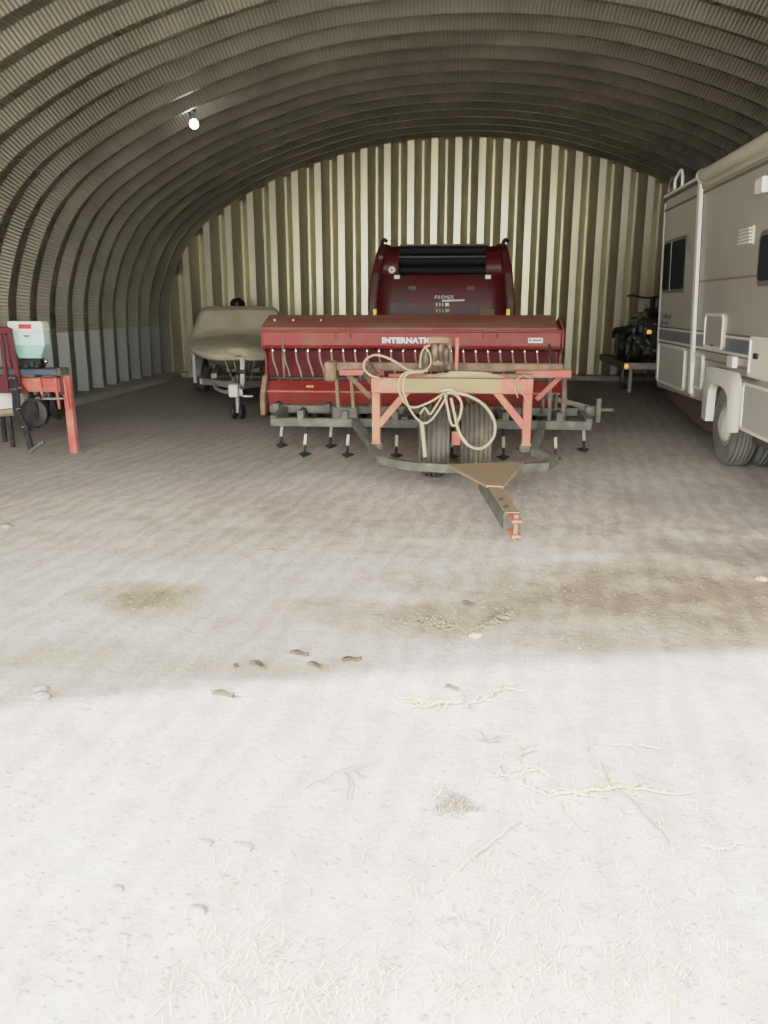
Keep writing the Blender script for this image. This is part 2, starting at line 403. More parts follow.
def make_floor():
    def h(x, y):
        v = noise.noise(Vector((x * .7, y * .7, 0))) * .02 + noise.noise(Vector((x * 2.6, y * 2.6, 3))) * .010 + noise.noise(Vector((x * 8, y * 8, 5))) * .005 + noise.noise(Vector((x * 19, y * 19, 8))) * .0025
        fade = max(0., min(1., (8.2 - y) / 2)) * .85 + .15
        return (v - .006) * fade
    xs = []; x = -60.
    while x < 60:
        xs.append(x); x += 6 if abs(x) > 12 else (.5 if abs(x + .25) > 6.6 else (.06 if -3 < x < 4 else .12))
    ys = []; y = -60.
    while y < 21:
        ys.append(y); y += 6 if y < -8 else (.5 if y < .4 else (.045 if y < 6 else (.09 if y < 10 else .3)))
    vs = [(x, y, h(x, y) if y > -6 and abs(x) < 9 else 0) for y in ys for x in xs]; n = len(xs)
    m = MB(); m.add(vs, [(j * n + i, j * n + i + 1, (j + 1) * n + i + 1, (j + 1) * n + i) for j in range(len(ys) - 1) for i in range(n - 1)], True)
    me = bpy.data.meshes.new('floor'); me.from_pydata(m.v, [], m.f); me.polygons.foreach_set('use_smooth', [True] * len(me.polygons))
    me.materials.append(M['floor']); o = bpy.data.objects.new('floor', me); COL.objects.link(o); o['kind'] = 'structure'
    return h
FH = make_floor()

# ------------------------------------------------------------------ light bulb high on the left of the arch
bp_ = at(194, 124, 12.2) + Vector((-.03, .02, .13))
t = thing('light_bulb', 'small round lit bulb high on the left of the arched metal ceiling', 'light', bp_)
MB().ball(bp_ + Vector((.03, -.02, -.13)), .065).build('glass_bulb', 'bulb', t)
MB().lathe([(-.09, .03), (0, .035), (.03, .06), (.10, .06)], bp_ + Vector((0, 0, -.0)), 'z', 16).build('socket', 'black', t)

# ------------------------------------------------------------------ wheels
def wheel(parent, c, R, W, rim_r, tire_m='tire', rim_m='pink', ribs=4, lugs=False, name='wheel', dish=.03, axis='x', nuts=0, crown_k=.025):
    c = Vector(c)
    hw = W / 2; pr = [(-hw * .62, rim_r * .94), (-hw * .86, rim_r), (-hw, R * .74), (-hw * .97, R * .86), (-hw * .84, R * (.975 - crown_k))]
    tw = hw * .78
    for k in range(ribs):
        a = -tw + 2 * tw * k / ribs; b = -tw + 2 * tw * (k + 1) / ribs; g = (b - a) * .17
        crown = lambda q: R * (1 - crown_k * (q / tw) ** 2)
        pr += [(a + g, crown(a) - .022), (a + g * 1.2, crown(a)), (b - g * 1.2, crown(b)), (b - g, crown(b) - .022)]
    pr += [(hw * .84, R * (.975 - crown_k)), (hw * .97, R * .86), (hw, R * .74), (hw * .86, rim_r), (hw * .62, rim_r * .94)]
    tm = MB(); tm.lathe(pr, c, axis, 48)
    if lugs:
        for k in range(26):
            t0 = 2 * PI * k / 26
            for sgn in (-1, 1):
                v = []
                pass
    w = tm.build(name, tire_m, parent)
    rm = MB(); rm.lathe([(-hw * .80, rim_r * .99), (-hw * .84, rim_r * .9), (-hw * .6 , rim_r * .84), (-hw * .6 + dish, rim_r * .5), (-hw * .7, rim_r * .42), (-hw * .75, rim_r * .2), (-hw*.78, rim_r*.12),
                         (hw * .78, rim_r * .12), (hw * .75, rim_r * .2), (hw * .7, rim_r * .42), (hw * .6 - dish, rim_r * .5), (hw * .6, rim_r * .84), (hw * .84, rim_r * .9), (hw * .80, rim_r * .99)], c, axis, 36)
    r = rm.build('rim', rim_m, w)
    return w, r

# ------------------------------------------------------------------ grain drill
gx0, gx1 = -2.37, 1.28
t = thing('grain_drill', 'wide red grain drill with white lettering and a row of seed tubes, behind the cultivator', 'seed drill', ((gx0 + gx1) / 2, 10.5, 0))
m = MB(); m.prism([(10.0, 1.08), (9.97, 1.12), (9.97, 1.30), (10.01, 1.325), (10.62, 1.40), (10.72, 1.38), (10.66, .95), (10.42, .74), (10.22, .74), (10.22, 1.04), (10.08, 1.07)], gx0, gx1)
hop = m.build('grain_box', 'red', t, bevel=.008)
m = MB(); m.prism([(9.945, 1.305), (9.955, 1.335), (10.10, 1.39), (10.42, 1.475), (10.62, 1.475), (10.76, 1.42), (10.76, 1.38), (10.6, 1.42), (10.02, 1.33)], gx0 - .01, gx1 - .05)
lid = m.build('hopper_lid', 'red_lid', t, bevel=.006)
m = MB()
m.prism([(9.955, 1.275), (9.935, 1.285), (9.935, 1.30), (9.955, 1.305)], gx0, gx1); m.build('hopper_rail', 'red', t)
# pressed handles on the hopper front
for px in (343, 490):
    c0 = at(px, 334, 9.95)
    MB().curve([c0 + Vector(v) for v in ((-.09, .02, -.05), (-.09, -.012, -.01), (-.06, -.018, .035), (.06, -.018, .035), (.09, -.012, -.01), (.09, .02, -.05))], .008, 6, 3).build('lid_handle', 'red_lid', t)
# recess back panel
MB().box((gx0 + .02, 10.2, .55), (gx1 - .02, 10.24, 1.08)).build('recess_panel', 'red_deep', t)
# lower hopper (fertiliser box) – upper sloping strip and front panel
m = MB(); m.prism([(9.98, .685), (9.86, .565), (9.93, .30), (10.0, .27), (10.35, .30), (10.35, .55), (10.1, .55), (10.0, .69)], gx0 + .06, gx1 + .04)
m.build('lower_hopper', 'red', t, bevel=.008)
MB().bar((gx0 + .06, 9.855, .562), (gx1 + .04, 9.855, .562), .02, .02).build('hopper_lip', 'pink', t)
# dark slots between tubes
MB().box((gx0 + .05, 10.07, .69), (gx1 - .03, 10.2, .72)).build('slot_strip', 'dark', t)
# end plates
for sx, x in ((-1, gx0), (1, gx1)):
    pm = MB(); pm.prism([(9.97, 1.30), (10.1, 1.37), (10.45, 1.45), (10.72, 1.38), (10.7, .5), (10.55, .22), (9.95, .22), (9.80, .30), (9.78, .52), (9.93, .70), (10.12, .74), (10.12, 1.02), (9.95, 1.10)], x - .012 + (.0 if sx < 0 else .02), x + .012 + (.0 if sx < 0 else .02))
    pm.build('end_plate', 'red', t, bevel=.004)
    fm = MB(); xo = x + sx * .05 if sx > 0 else x + .03
    fm.prism([(9.72, .53), (9.92, .76), (9.98, .72), (9.86, .54), (9.86, .3), (9.72, .28)], xo - .03, xo + .03); fm.build('end_gusset', 'pink' if sx > 0 else 'rust', t, bevel=.005)
# seed tubes
nt_ = 24
tube0 = None
for k in range(nt_):
    x = gx0 + .10 + (gx1 - gx0 - .22) * k / (nt_ - 1)
    if tube0 is None:
        m = MB(); m.curve([(x, 10.12, 1.075), (x + .0, 10.06, 1.03), (x + .015, 10.045, .92), (x + .05, 10.06, .80), (x + .06, 10.12, .68)], .011, 8, 4)
        tube0 = m.build('seed_tube', 'hosed', t); tx = x
        MB().lathe([(-.02, .012), (-.015, .02), (.02, .02), (.03, .012)], (x, 10.075, 1.05), 'z', 10).build('tube_collar', 'chrome', tube0)
    else:
        c = tube0.copy(); COL.objects.link(c); c.location = (x - tx, 0, 0)
        if k % 3 == 1: c.scale = (1, 1, 1)
        if k > 7: c.data = tube0.data.copy() if k == 8 else c8.data
        if k == 8: c.data.materials[0] = M['tan']; c8 = c
        for g in tube0.children:
            e = g.copy(); COL.objects.link(e); e.parent = c
MB().curve([(gx1 - .14, 9.96, 1.15), (gx1 - .13, 9.93, 1.05), (gx1 - .09, 9.94, .9), (gx1 - .05, 9.97, .78), (gx1 - .05, 9.99, .70)], .016, 8, 4).build('drain_hose', 'dark', t)
MB().curve([(gx0 + .26, 9.97, 1.2), (gx0 + .26, 9.93, 1.05), (gx0 + .26, 9.95, .9), (gx0 + .26, 9.97, .72)], .014, 8, 4).build('lever_rod', 'rust', t)
# writing
text('INTERNATIONAL', .088, (at(382, 345, 9.965).x, 9.964, 1.152), (PI / 2, 0, 0), M['white'], t, bold=.006, width=1.12)
p = at(528, 343, 9.965); MB().box((p.x, 9.962, p.z), (p.x + .175, 9.97, p.z + .062)).build('white_decal', 'white', t)
for i, (a, b) in enumerate(((.012, .04), (.055, .16))):
    MB().box((p.x + a, 9.959, p.z + .025), (p.x + b, 9.963, p.z + .042)).build('decal_mark', 'rv_trim', t)
p = at(306, 384, 9.9); MB().bar((p.x, 9.905, .615), (p.x + .09, 9.905, .615), .006, .035).build('yellow_decal', 'gold', t)
for px in (272, 291, 319):
    p = at(px, 323, 10.0); MB().ball((p.x, 10.15, 1.418), .014, 8, 5).build('lid_bolt', 'white', t)
for px, py in ((283, 394), (293, 399), (270, 398), (341, 396)):
    p = at(px, py, 9.84); MB().lathe([(0, .012), (.012, .010)], (p.x, 9.885, p.z), 'y', 8).build('bolt', 'rust', t)
# under-frame, packer wheels behind (mostly in shadow)
m = MB(); m.bar((gx0 + .1, 10.45, .46), (gx1 - .1, 10.45, .46), .09, .09); m.build('frame_tube', 'dark', t)
MB().tube([(gx0 + .05, 11.1, .30), (gx1 - .05, 11.1, .30)], .03, 10).build('packer_axle', 'dark', t)
for k in range(5):
    x = gx0 + .3 + (gx1 - gx0 - .6) * k / 4
    MB().bar((x, 10.45, .44), (x, 11.1, .31), .05, .07).build('packer_arm', 'dark', t)
pw = None
for k in range(18):
    x = gx0 + .14 + (gx1 - gx0 - .28) * k / 17
    if pw is None:
        pw = MB().lathe([(-.03, .06), (-.035, .26), (-.02, .29), (0, .302), (.02, .29), (.035, .26), (.03, .06)], (x, 11.1, .30), 'x', 28).build('packer_wheel', 'dark', t); x0 = x
    else:
        c = pw.copy(); COL.objects.link(c); c.location = (x - x0, 0, 0)

# ------------------------------------------------------------------ field cultivator with hitch frame
YB = 7.5
t = thing('field_cultivator', 'cultivator with faded red lift frame, grey shanks and twin tires before the red drill', 'farm implement', (0, 8.2, 0))
# toolbars
for (y, z, x0, x1) in ((8.35, .40, -1.92, 1.42), (8.98, .46, -2.07, 1.60)):
    MB().bar((x0, y, z), (x1, y, z), .09, .09).build('toolbar', 'grey', t, bevel=.008)
for x in (-1.89, -1.16, -.5, .5, 1.12, 1.40):
    MB().bar((x, 8.33, .43), (x, 9.0, .46), .07, .07).build('cross_member', 'grey', t, bevel=.006)
# angled outriggers at the right end
MB().bar((1.02, 8.98, .62), (1.56, 8.98, .49), .035, .05).build('brace_bar', 'grey', t)
MB().bar((1.58, 8.90, .36), (1.58, 8.90, .62), .05, .09).build('end_bracket', 'grey', t, bevel=.005)
MB().box((1.58, 8.95, .47), (1.76, 9.0, .50)).build('end_stub', 'grey', t, bevel=.004)
for x in (.98, 1.12):
    MB().bar((x, 8.9, .45), (x, 8.9, .66), .03, .08).build('end_bracket', 'grey', t, bevel=.005)
# shanks
def shank(x, y):
    pts = [(x, y - .12, .50), (x, y + .02, .53), (x, y + .17, .47), (x, y + .22, .36), (x, y + .17, .22), (x, y + .08, .10), (x, y + .02, .03)]
    m = MB(); P = smooth(pts, 4)
    for i in range(len(P) - 1): m.bar(P[i], P[i + 1] + (P[i + 1] - P[i]).normalized() * .004, .030, .016, upv=(0, 1, .01))
    s = m.build('shank', 'dark', t)
    m = MB(); m.bar((x, y + .135, .225), (x, y + .065, .125), .032, .030, upv=(0, 1, .01)); m.build('wear_glint', 'shiny', s)  # pale piece on the worn shank; its glint is put into the colour
    m = MB(); m.add([(x, y - .06, .012), (x - .075, y + .09, .02), (x - .05, y + .10, .03), (x, y + .03, .055), (x + .05, y + .10, .03), (x + .075, y + .09, .02)],
          [(0, 1, 2, 3), (0, 3, 4, 5)]); o = m.build('sweep', 'dark', s); so = o.modifiers.new('t', 'SOLIDIFY'); so.thickness = .008
    MB().box((x - .035, y - .16, .43), (x + .035, y - .05, .53)).build('clamp', 'grey', s, bevel=.005)
for x in (-1.60, -1.13, -.60, 0.0, .55, 1.10): shank(x, 8.47)
for x in (-1.98, -1.40, -.90, -.33, .25, .80, 1.48): shank(x, 9.02)
# lift frame: front beam, legs, braces
bx0, bx1 = at(372, 380, YB).x, at(533, 380, YB).x
zt = at(372, 377.5, YB).z; zb = at(372, 392, YB).z
MB().box((bx0, YB - .05, zb), (bx1, YB + .05, zt)).build('front_beam', 'tan', t, bevel=.006)
for a, b in ((bx0, at(402, 380, YB).x), (at(502, 380, YB).x, bx1)):
    MB().box((a - .003, YB - .056, zb - .003), (b, YB + .056, zt + .003)).build('beam_end', 'pink', t, bevel=.006)
for s_, x in ((-1, bx0 + .04), (1, bx1 - .04)):
    MB().bar((x, YB, zb + .02), (x + .0, YB - .0, .345), .078, .08, upv=(0, 1, 0)).build('leg', 'pink', t, bevel=.006)
    MB().box((x - .046, YB - .046, .325), (x + .046, YB + .046, .35)).build('leg_foot', 'pink', t, bevel=.004)
    MB().bar((x - s_ * .02, YB, .50), (x - s_ * .30, YB, zb + .02), .065, .065, upv=(0, 1, 0)).build('leg_brace', 'pink', t, bevel=.005)
    xo = x
    # gusset plate going back to the rear beam
    if s_ > 0: continue
    m = MB(); m.add([(x - s_ * .03, YB + .05, zt + .01), (x + s_ * .03, YB + .05, zt - .10), (x + s_ * .20, 8.25, .91), (x + s_ * .12, 8.25, .99 if s_ > 0 else 1.03)], [(0, 1, 2, 3)])
    o = m.build('side_plate', 'rust', t); so = o.modifiers.new('t', 'SOLIDIFY'); so.thickness = .03
# rear upper beams
YR = 8.32
MB().bar((-1.22, YR, .985), (1.10, YR, .985), .085, .085).build('rear_beam', 'rust', t, bevel=.01)
MB().bar((-1.16, YR - .12, .935), (-.72, YR - .12, .935), .07, .06).build('link_bar', 'pink', t, bevel=.008)
MB().bar((.62, YR - .12, .93), (1.17, YR - .12, .935), .08, .075).build('link_bar', 'pink', t, bevel=.008)
MB().tube([(-.62, 7.75, .93), (.10, 7.75, .93)], .033, 10).build('rock_shaft', 'pink', t)
MB().tube([(.10, 7.75, .93), (.75, 7.75, .94)], .033, 10).build('rock_shaft', 'rust', t)
for k in range(5):
    z = .925 + .014 * k; MB().curve([(-.45 + .1 * k, 7.62 + .02 * k, z), (0, 7.60, z + .012), (.3, 7.63, z + .0), (.62 - .07 * k, 7.66, z - .01)], .011, 6, 4).build('hydraulic_line', 'hosed', t)
for x in (-1.22, -1.06, .98, 1.12):
    MB().bar((x, YR + .02, .96), (x + .02, 8.42, .42), .035, .06, upv=(0, 1, 0)).build('drop_link', 'rust' if x < 0 else 'grey', t, bevel=.004)
MB().box((-1.32, YR - .13, .84), (-1.20, YR + .08, 1.04)).build('pivot_bracket', 'rust', t, bevel=.02)
MB().box((-1.27, 8.36, .40), (-1.00, 8.47, .56)).build('pivot_bracket', 'grey', t, bevel=.015)
for s_ in (-1, 1):
    MB().bar((s_ * 1.10, 8.3, .92), (s_ * .86, 8.36, .66), .06, .05).build('diagonal_arm', 'pink' if s_ > 0 else 'rust', t, bevel=.004)
# drawbar hoop: down from the toolbar, under the legs, sweeping round to the plate
ZD = .235
hl = [(-1.02, 8.3, .42), (-.92, 7.95, .38), (-.77, 7.55, .30), (-.74, 7.38, .28), (-.62, 7.10, .25), (-.40, 6.92, ZD), (-.15, 6.84, ZD), (.06, 6.79, ZD)]
hr = [(.92, 8.3, .42), (.86, 7.9, .37), (.76, 7.56, .30), (.77, 7.42, .28), (.92, 7.2, .25), (.82, 6.98, ZD), (.52, 6.84, ZD)]
for pts in (hl, hr):
    P = smooth(pts, 5) if pts is hl else [Vector(p) for p in pts]
    m = MB()
    for i in range(len(P) - 1): m.bar(P[i], P[i + 1] + (P[i + 1] - P[i]).normalized() * .02, .075, .075)
    m.build('drawbar_arm', 'grey', t, bevel=.004)
    lx = bx0 + .04 if pts is hl else bx1 - .04
    MB().lathe([(0, .062), (.06, .062)], (lx, YB, .27), 'z', 18).build('leg_socket', 'grey', t)
# hitch plate and tongue
pa, pb, pc, pd = gr(447, 466, .27), gr(524, 463, .27), gr(503, 488, .27), gr(486, 487, .27)
m = MB(); m.prism([(p.x, p.y) for p in (pa, pb, pc, pd)], .262, .285, 'z'); m.build('hitch_plate', 'tan', t, bevel=.003)
ta, tb = (pc + pd) / 2, gr(512, 519, .24)
ta = ta + (ta - tb).normalized() * .5
tb2 = Vector((tb.x, tb.y, .22)); ta2 = Vector((ta.x, ta.y, .20))
MB().bar(ta2, tb2, .115, .115).build('tongue', 'grey', t, bevel=.006)
MB().bar(ta2 + Vector((0, 0, .062)), tb2 + Vector((0, 0, .062)), .10, .008).build('tongue_top_plate', 'tan', t, bevel=.002)
dd = (tb2 - ta2).normalized(); rr = dd.cross(Vector((0, 0, 1)))
m = MB()
for zz in (.05, -.05): m.bar(tb2 + dd * -.05 + Vector((0, 0, zz)), tb2 + dd * .20 + Vector((0, 0, zz)), .07, .022)
m.build('clevis', 'pink', t, bevel=.006)
MB().tube([tb2 + dd * .15 + Vector((0, 0, -.08)), tb2 + dd * .15 + Vector((0, 0, .09))], .018, 10).build('hitch_pin', 'rust', t)
for k, f in enumerate((-.35, -.12)):
    MB().lathe([(0, .018), (.02, .015)], tb2 + dd * f + rr * .02 + Vector((0, 0, .064)), 'z', 8).build('bolt', 'dark', t)
# parking jack / spool lying on the tongue
# twin tires
for x, y_w, tm in ((-.165, 7.58, 'tire'), (.225, 7.72, 'tire_tan')):
    wheel(t, (x, y_w, .35), .352, .29, .18, tm, 'pink', ribs=5, crown_k=.08)
MB().tube([(-.28, 7.54, .35), (.36, 7.77, .35)], .035, 12).build('axle', 'dark', t)
MB().bar((.04, 7.66, .36), (.04, 8.35, .52), .06, .08).build('wheel_arm', 'rust', t)
MB().bar((.035, 7.45, .33), (.035, 7.45, .46), .085, .05, upv=(0, 1, 0)).build('wheel_fork', 'pink', t, bevel=.005)
MB().bar((-.30, 7.78, .375), (-.31, 7.80, .05), .05, .04, upv=(0, 1, 0)).build('stand', 'tan', t) if False else None
# mast with hydraulic block
mx0, mx1 = at(432, 360, 7.9).x, at(459, 360, 7.9).x
for px, mm in ((449, 'rust'), (456.5, 'pink')):
    a = at(px, 370, 7.9); b = at(px + .8, 337.5, 7.9); MB().bar(a, b, .035, .045, upv=(0, 1, 0)).build('mast_post', mm, t, bevel=.004)
a, b = at(429, 336.5, 7.9), at(450, 344, 7.9)
MB().box((a.x, 7.86, b.z), (b.x, 7.94, a.z)).build('mast_cap', 'rust', t, bevel=.01)
a, b = at(432, 350, 7.9), at(444, 366, 7.9)
MB().box((a.x, 7.82, b.z), (b.x, 7.96, a.z)).build('valve_block', 'rust', t, bevel=.015)
for (ax, ay, r_) in ((426, 360, .035), (435, 352, .04), (441, 352, .035), (446, 356, .03)):
    p = at(ax, ay, 7.84); MB().lathe([(-.09, r_ * .6), (-.07, r_), (.05, r_), (.08, r_ * .7)], p, 'z', 12).build('hydraulic_fitting', 'fit', t)
def hose(pp, y, r, m, n='hose', dy=0.):
    pts = [at(px, py, y + dy * i / len(pp)) for i, (px, py) in enumerate(pp)]
    return MB().curve(pts, r * .85, 10, 7).build(n, m, t)
hose([(424, 346), (429, 352), (431, 362), (427, 369), (420, 372)], 7.8, .012, 'hose')
hose([(420, 368), (421, 356), (424, 349), (430, 345)], 7.85, .014, 'hosed')
hose([(428, 371), (410, 370.5), (399, 364), (389, 358.5), (376, 355), (366.5, 359), (363.7, 367), (368.7, 374), (379, 378.5)], 7.42, .013, 'hose')
hose([(424, 371), (406, 372.5), (398.5, 381.5), (399.5, 393), (406, 404), (414.5, 407.5), (430, 402), (446, 392)], 7.17, .0125, 'hose')
hose([(424, 372), (407, 374), (403, 387), (407, 403), (414.5, 416), (423, 423), (431, 420), (440, 408), (448, 393)], 7.14, .0125, 'hose')
hose([(447, 393), (456, 393), (470, 396.5), (485, 406), (494.5, 422), (493, 438), (481, 448.5), (468, 445), (459, 432), (454.5, 414), (451, 398)], 7.12, .0165, 'hose')
hose([(468, 445.5), (461, 436), (457, 426)], 7.10, .0175, 'hose2')
hose([(445, 394), (447.5, 408), (451, 423), (455, 425), (460, 416), (461.5, 404), (457, 396), (450, 392.5)], 7.13, .015, 'hose')
hose([(443, 395), (436, 406), (430, 414), (425, 408), (420, 414)], 7.19, .012, 'hosed')
hose([(441, 391.5), (447, 389.5), (453, 391), (455, 394.5)], 7.14, .02, 'hose')
# thin wiring near the right leg
hose([(524, 379), (518, 388), (524, 396), (529, 403)], 7.42, .006, 'hose', )
hose([(530, 378), (522, 376), (514, 384), (518, 398)], 7.42, .006, 'hose', )
# hydraulic cylinder at centre
MB().tube([(.17, 7.72, .88), (.17, 7.95, .70)], .05, 14).build('hydraulic_cylinder', 'rust', t)
# tan bar added as the highlight along the left tire's edge
p = gr(424, 462, .24); 
MB().tube([(p.x + .01, 7.06, .28), (p.x - .03, 7.16, .58)], .02, 10).build('tire_edge_highlight', 'hosed', t)

# ------------------------------------------------------------------ round baler
t = thing('round_baler', 'tall dark maroon round baler with black rollers, against the back wall behind the drill', 'baler', (-.22, 14.6, 0))
bx = -.225
def bw(z): # half width of the body by height
    return 1.20 - .0 * z if z < 1.6 else 1.20 - .16 * ((z - 1.6) / .97) ** 1.6
sp_ = [(13.95, .55), (13.62, .8), (13.48, 1.15), (13.45, 1.5), (13.50, 1.85), (13.58, 2.08)]
def sheet(prof, x0f, x1f, name, m, th=.03):
    mb = MB(); vs = []; n = 8
    for (y, z) in prof:
        for k in range(n + 1): vs.append((bx + x0f(z) + (x1f(z) - x0f(z)) * k / n, y, z))
    w = n + 1
    mb.add(vs, [(j * w + k, j * w + k + 1, (j + 1) * w + k + 1, (j + 1) * w + k) for j in range(len(prof) - 1) for k in range(n)], True)
    o = mb.build(name, m, t); s = o.modifiers.new('t', 'SOLIDIFY'); s.thickness = th; s.offset = 0; return o
P = [(a.y, a.z) for a in smooth([(0, y, z) for y, z in sp_], 5)]
sheet(P, lambda z: -bw(z) + .14, lambda z: bw(z) - .14, 'tailgate', 'baler', .03)
for s_ in (-1, 1):
    # side cover: outline in y-z extruded, curving inwards at top
    prof = [(13.62, .60), (13.44, .9), (13.38, 1.3), (13.39, 1.7), (13.46, 2.1), (13.60, 2.42), (13.85, 2.575), (14.4, 2.60), (15.2, 2.5), (15.7, 2.1), (15.8, 1.4), (15.7, .7), (15.2, .55)]
    m = MB(); n = len(prof)
    vs = []
    for y, z in prof:
        vs.append((bx + s_ * (bw(z)), y, z)); vs.append((bx + s_ * (bw(z) - .15), y, z))
    fs = [(2 * i, 2 * ((i + 1) % n), 2 * ((i + 1) % n) + 1, 2 * i + 1) for i in range(n)] + [tuple(2 * i for i in range(n)), tuple(2 * i + 1 for i in range(n))[::-1]]
    m.add(vs, fs); m.build('side_panel', 'baler', t, bevel=.04, seg=3)
    # inner cheeks flanking the opening
    sheet([(13.58, 2.06), (13.66, 2.3), (13.80, 2.52)], lambda z, s_=s_: (-bw(z) + .12) if s_ < 0 else .70, lambda z, s_=s_: -.70 if s_ < 0 else (bw(z) - .12), 'upper_cheek', 'baler', .03)
m = MB(); m.box((bx - 1.05, 14.1, .6), (bx + 1.05, 15.6, 2.45)); m.build('bale_chamber', 'baler_dark', t, bevel=.05)
for i, (y, z, r_) in enumerate(((13.86, 2.47, .075), (13.80, 2.30, .07), (13.76, 2.15, .065))):
    MB().tube([(bx - .74, y, z), (bx + .74, y, z)], r_, 20).build('roller', 'belt', t)
m = MB()
for k in range(8): m.box((bx - .70 + k * .178, 13.90, 2.02), (bx - .70 + k * .178 + .16, 13.93, 2.55))
m.build('belts', 'belt', t)
MB().bar((bx - .72, 13.69, 2.36), (bx + .72, 13.69, 2.36), .02, .02).build('roller_bar', 'dark', t)
MB().bar((bx - .70, 13.86, 2.555), (bx + .70, 13.86, 2.555), .04, .03).build('top_bar', 'baler_dark', t)
for px, py in ((397, 277), (488, 277)):
    p = at(px, py, 13.55); MB().box((p.x - .045, 13.52, p.z - .03), (p.x + .045, 13.56, p.z + .03)).build('white_reflector', 'white', t)
p = at(392, 270, 13.6); MB().lathe([(-.02, .05), (0, .058), (.03, .058)], (p.x, 13.58, p.z), 'y', 20).build('round_lamp', 'white', t)
MB().lathe([(-.028, .02), (0, .022)], (p.x, 13.575, p.z), 'y', 14).build('lamp_centre', 'rust', t)
for px in (375, 508):
    p = at(px, 313.5, 13.36); MB().box((p.x - .028, 13.33, p.z - .07), (p.x + .028, 13.37, p.z + .07)).build('yellow_reflector', 'yellow', t, bevel=.005)
# lettering, logo bars and stripe
p = at(434, 299, 13.42); text('FARMER', .085, (p.x, 13.43, p.z), (PI / 2, 0, 0), M['white'], t, shear=.3, width=.95)
p0, p1 = at(442, 300.8, 13.42), at(464.5, 300.2, 13.42)
MB().bar((p0.x, 13.44, p0.z), (p1.x, 13.44, p1.z), .012, .028).build('white_stripe', 'white', t)
for r0, mm in ((304.5, 'white'), (310.5, 'gold')):
    a, b = at(436, r0, 13.42), at(449, r0, 13.42)
    MB().bar((a.x, 13.435, a.z), (b.x, 13.435, b.z), .012, .055).build('logo_panel', mm, t)
    for k in range(3):
        q = at(438.4 + 2.9 * k, r0, 13.4); MB().box((q.x - .015, 13.422, q.z - .028), (q.x + .015, 13.43, q.z + .028)).build('logo_bar', 'black', t)
p = at(487, 313, 13.4); MB().box((p.x - .12, 13.40, p.z - .06), (p.x + .12, 13.44, p.z + .055)).build('olive_decal', 'olive', t)
for px, py in ((412, 288), (471, 288), (412, 305), (471, 305), (394, 305)):
    for k in range(3):
        p = at(px - 2.6 + 2.6 * k, py, 13.4); yy = 13.47 if py < 300 else 13.44
        MB().box((p.x - .013, yy - .012, p.z - .03), (p.x + .013, yy + .01, p.z + .03)).build('vent_slot', 'black', t)
# latches on left edge, hooks on top
for px, py in ((384, 243), (505, 243)):
    p = at(px, py, 13.7); MB().curve([p + Vector((0, .1, -.12)), p + Vector((-.03, 0, -.02)), p + Vector((0, -.02, .05)), p + Vector((.05, 0, .02))], .03, 8, 4).build('top_hook', 'black', t)
p = at(381, 256, 13.55); MB().tube([p, p + Vector((-.03, 0, -.25))], .02, 8).build('latch_rod', 'black', t)
MB().box((p.x-.03,13.5,p.z-.05),(p.x+.03,13.56,p.z)).build('latch', 'rust', t)
for s_ in (-1, 1):
    wheel(t, (bx + s_ * .95, 14.8, .42), .42, .30, .2, 'tire', 'baler', ribs=4)
MB().bar((bx - .95, 14.8, .42), (bx + .95, 14.8, .42), .1, .1).build('axle', 'dark', t)
m = MB(); m.box((bx - 1.0, 14.0, .45), (bx + 1.0, 15.5, .62)); m.build('chassis', 'dark', t)

# ------------------------------------------------------------------ covered boat
BC = lambda y: -3.17 - .25 * (y - 11.8)
t = thing('boat', 'motorboat under a tan canvas cover, parked between the ribbed left wall and the red drill', 'boat', (-3.4, 14, .0))
secs = [(11.74, .05, .86, .90), (11.82, .32, .865, .98), (12.0, .56, .885, 1.03), (12.35, .76, .92, 1.07), (12.8, .86, .97, 1.10), (13.2, .91, 1.0, 1.13), (13.42, .92, 1.0, 1.17), (13.80, .90, 1.0, 1.58), (14.2, .90, 1.0, 1.60), (15.4, .90, 1.0, 1.50), (16.2, .88, 1.0, 1.40), (16.6, .86, .98, 1.15), (16.65, .82, .90, 1.0)]
m = MB(); vs = []; K = 16
for (y, hw, zh, zt) in secs:
    for k in range(K + 1):
        u = -1 + 2 * k / K
        if y > 13.6:                                 # boxier over the windshield
            prof = [(-1, 0), (-1.0, .12), (-.86, .92), (-.75, 1.0)]
            au = abs(u)
            zz = 1.0 if au < .80 else max(0, 1 - (au - .80) / .20 * 1.0)
            x = u * hw * (1 if au > .9 else .97)
        else:
            au = abs(u); zz = (1 - au ** 3.0) * (.86 + .14 * math.cos(u * PI)) ; x = u * hw
            if y > 12.2: zz -= .25 * (1 - au ** 2) * min(1, (13.5 - y)) * .35
        wr = noise.noise(Vector((x * 3.2, y * 2.5, 1))) * .018
        vs.append((BC(y) + x, y, zh + (zt - zh) * zz + wr))
w = K + 1
fs = [(j * w + k, j * w + k + 1, (j + 1) * w + k + 1, (j + 1) * w + k) for j in range(len(secs) - 1) for k in range(K)]
m.add(vs, fs, True)
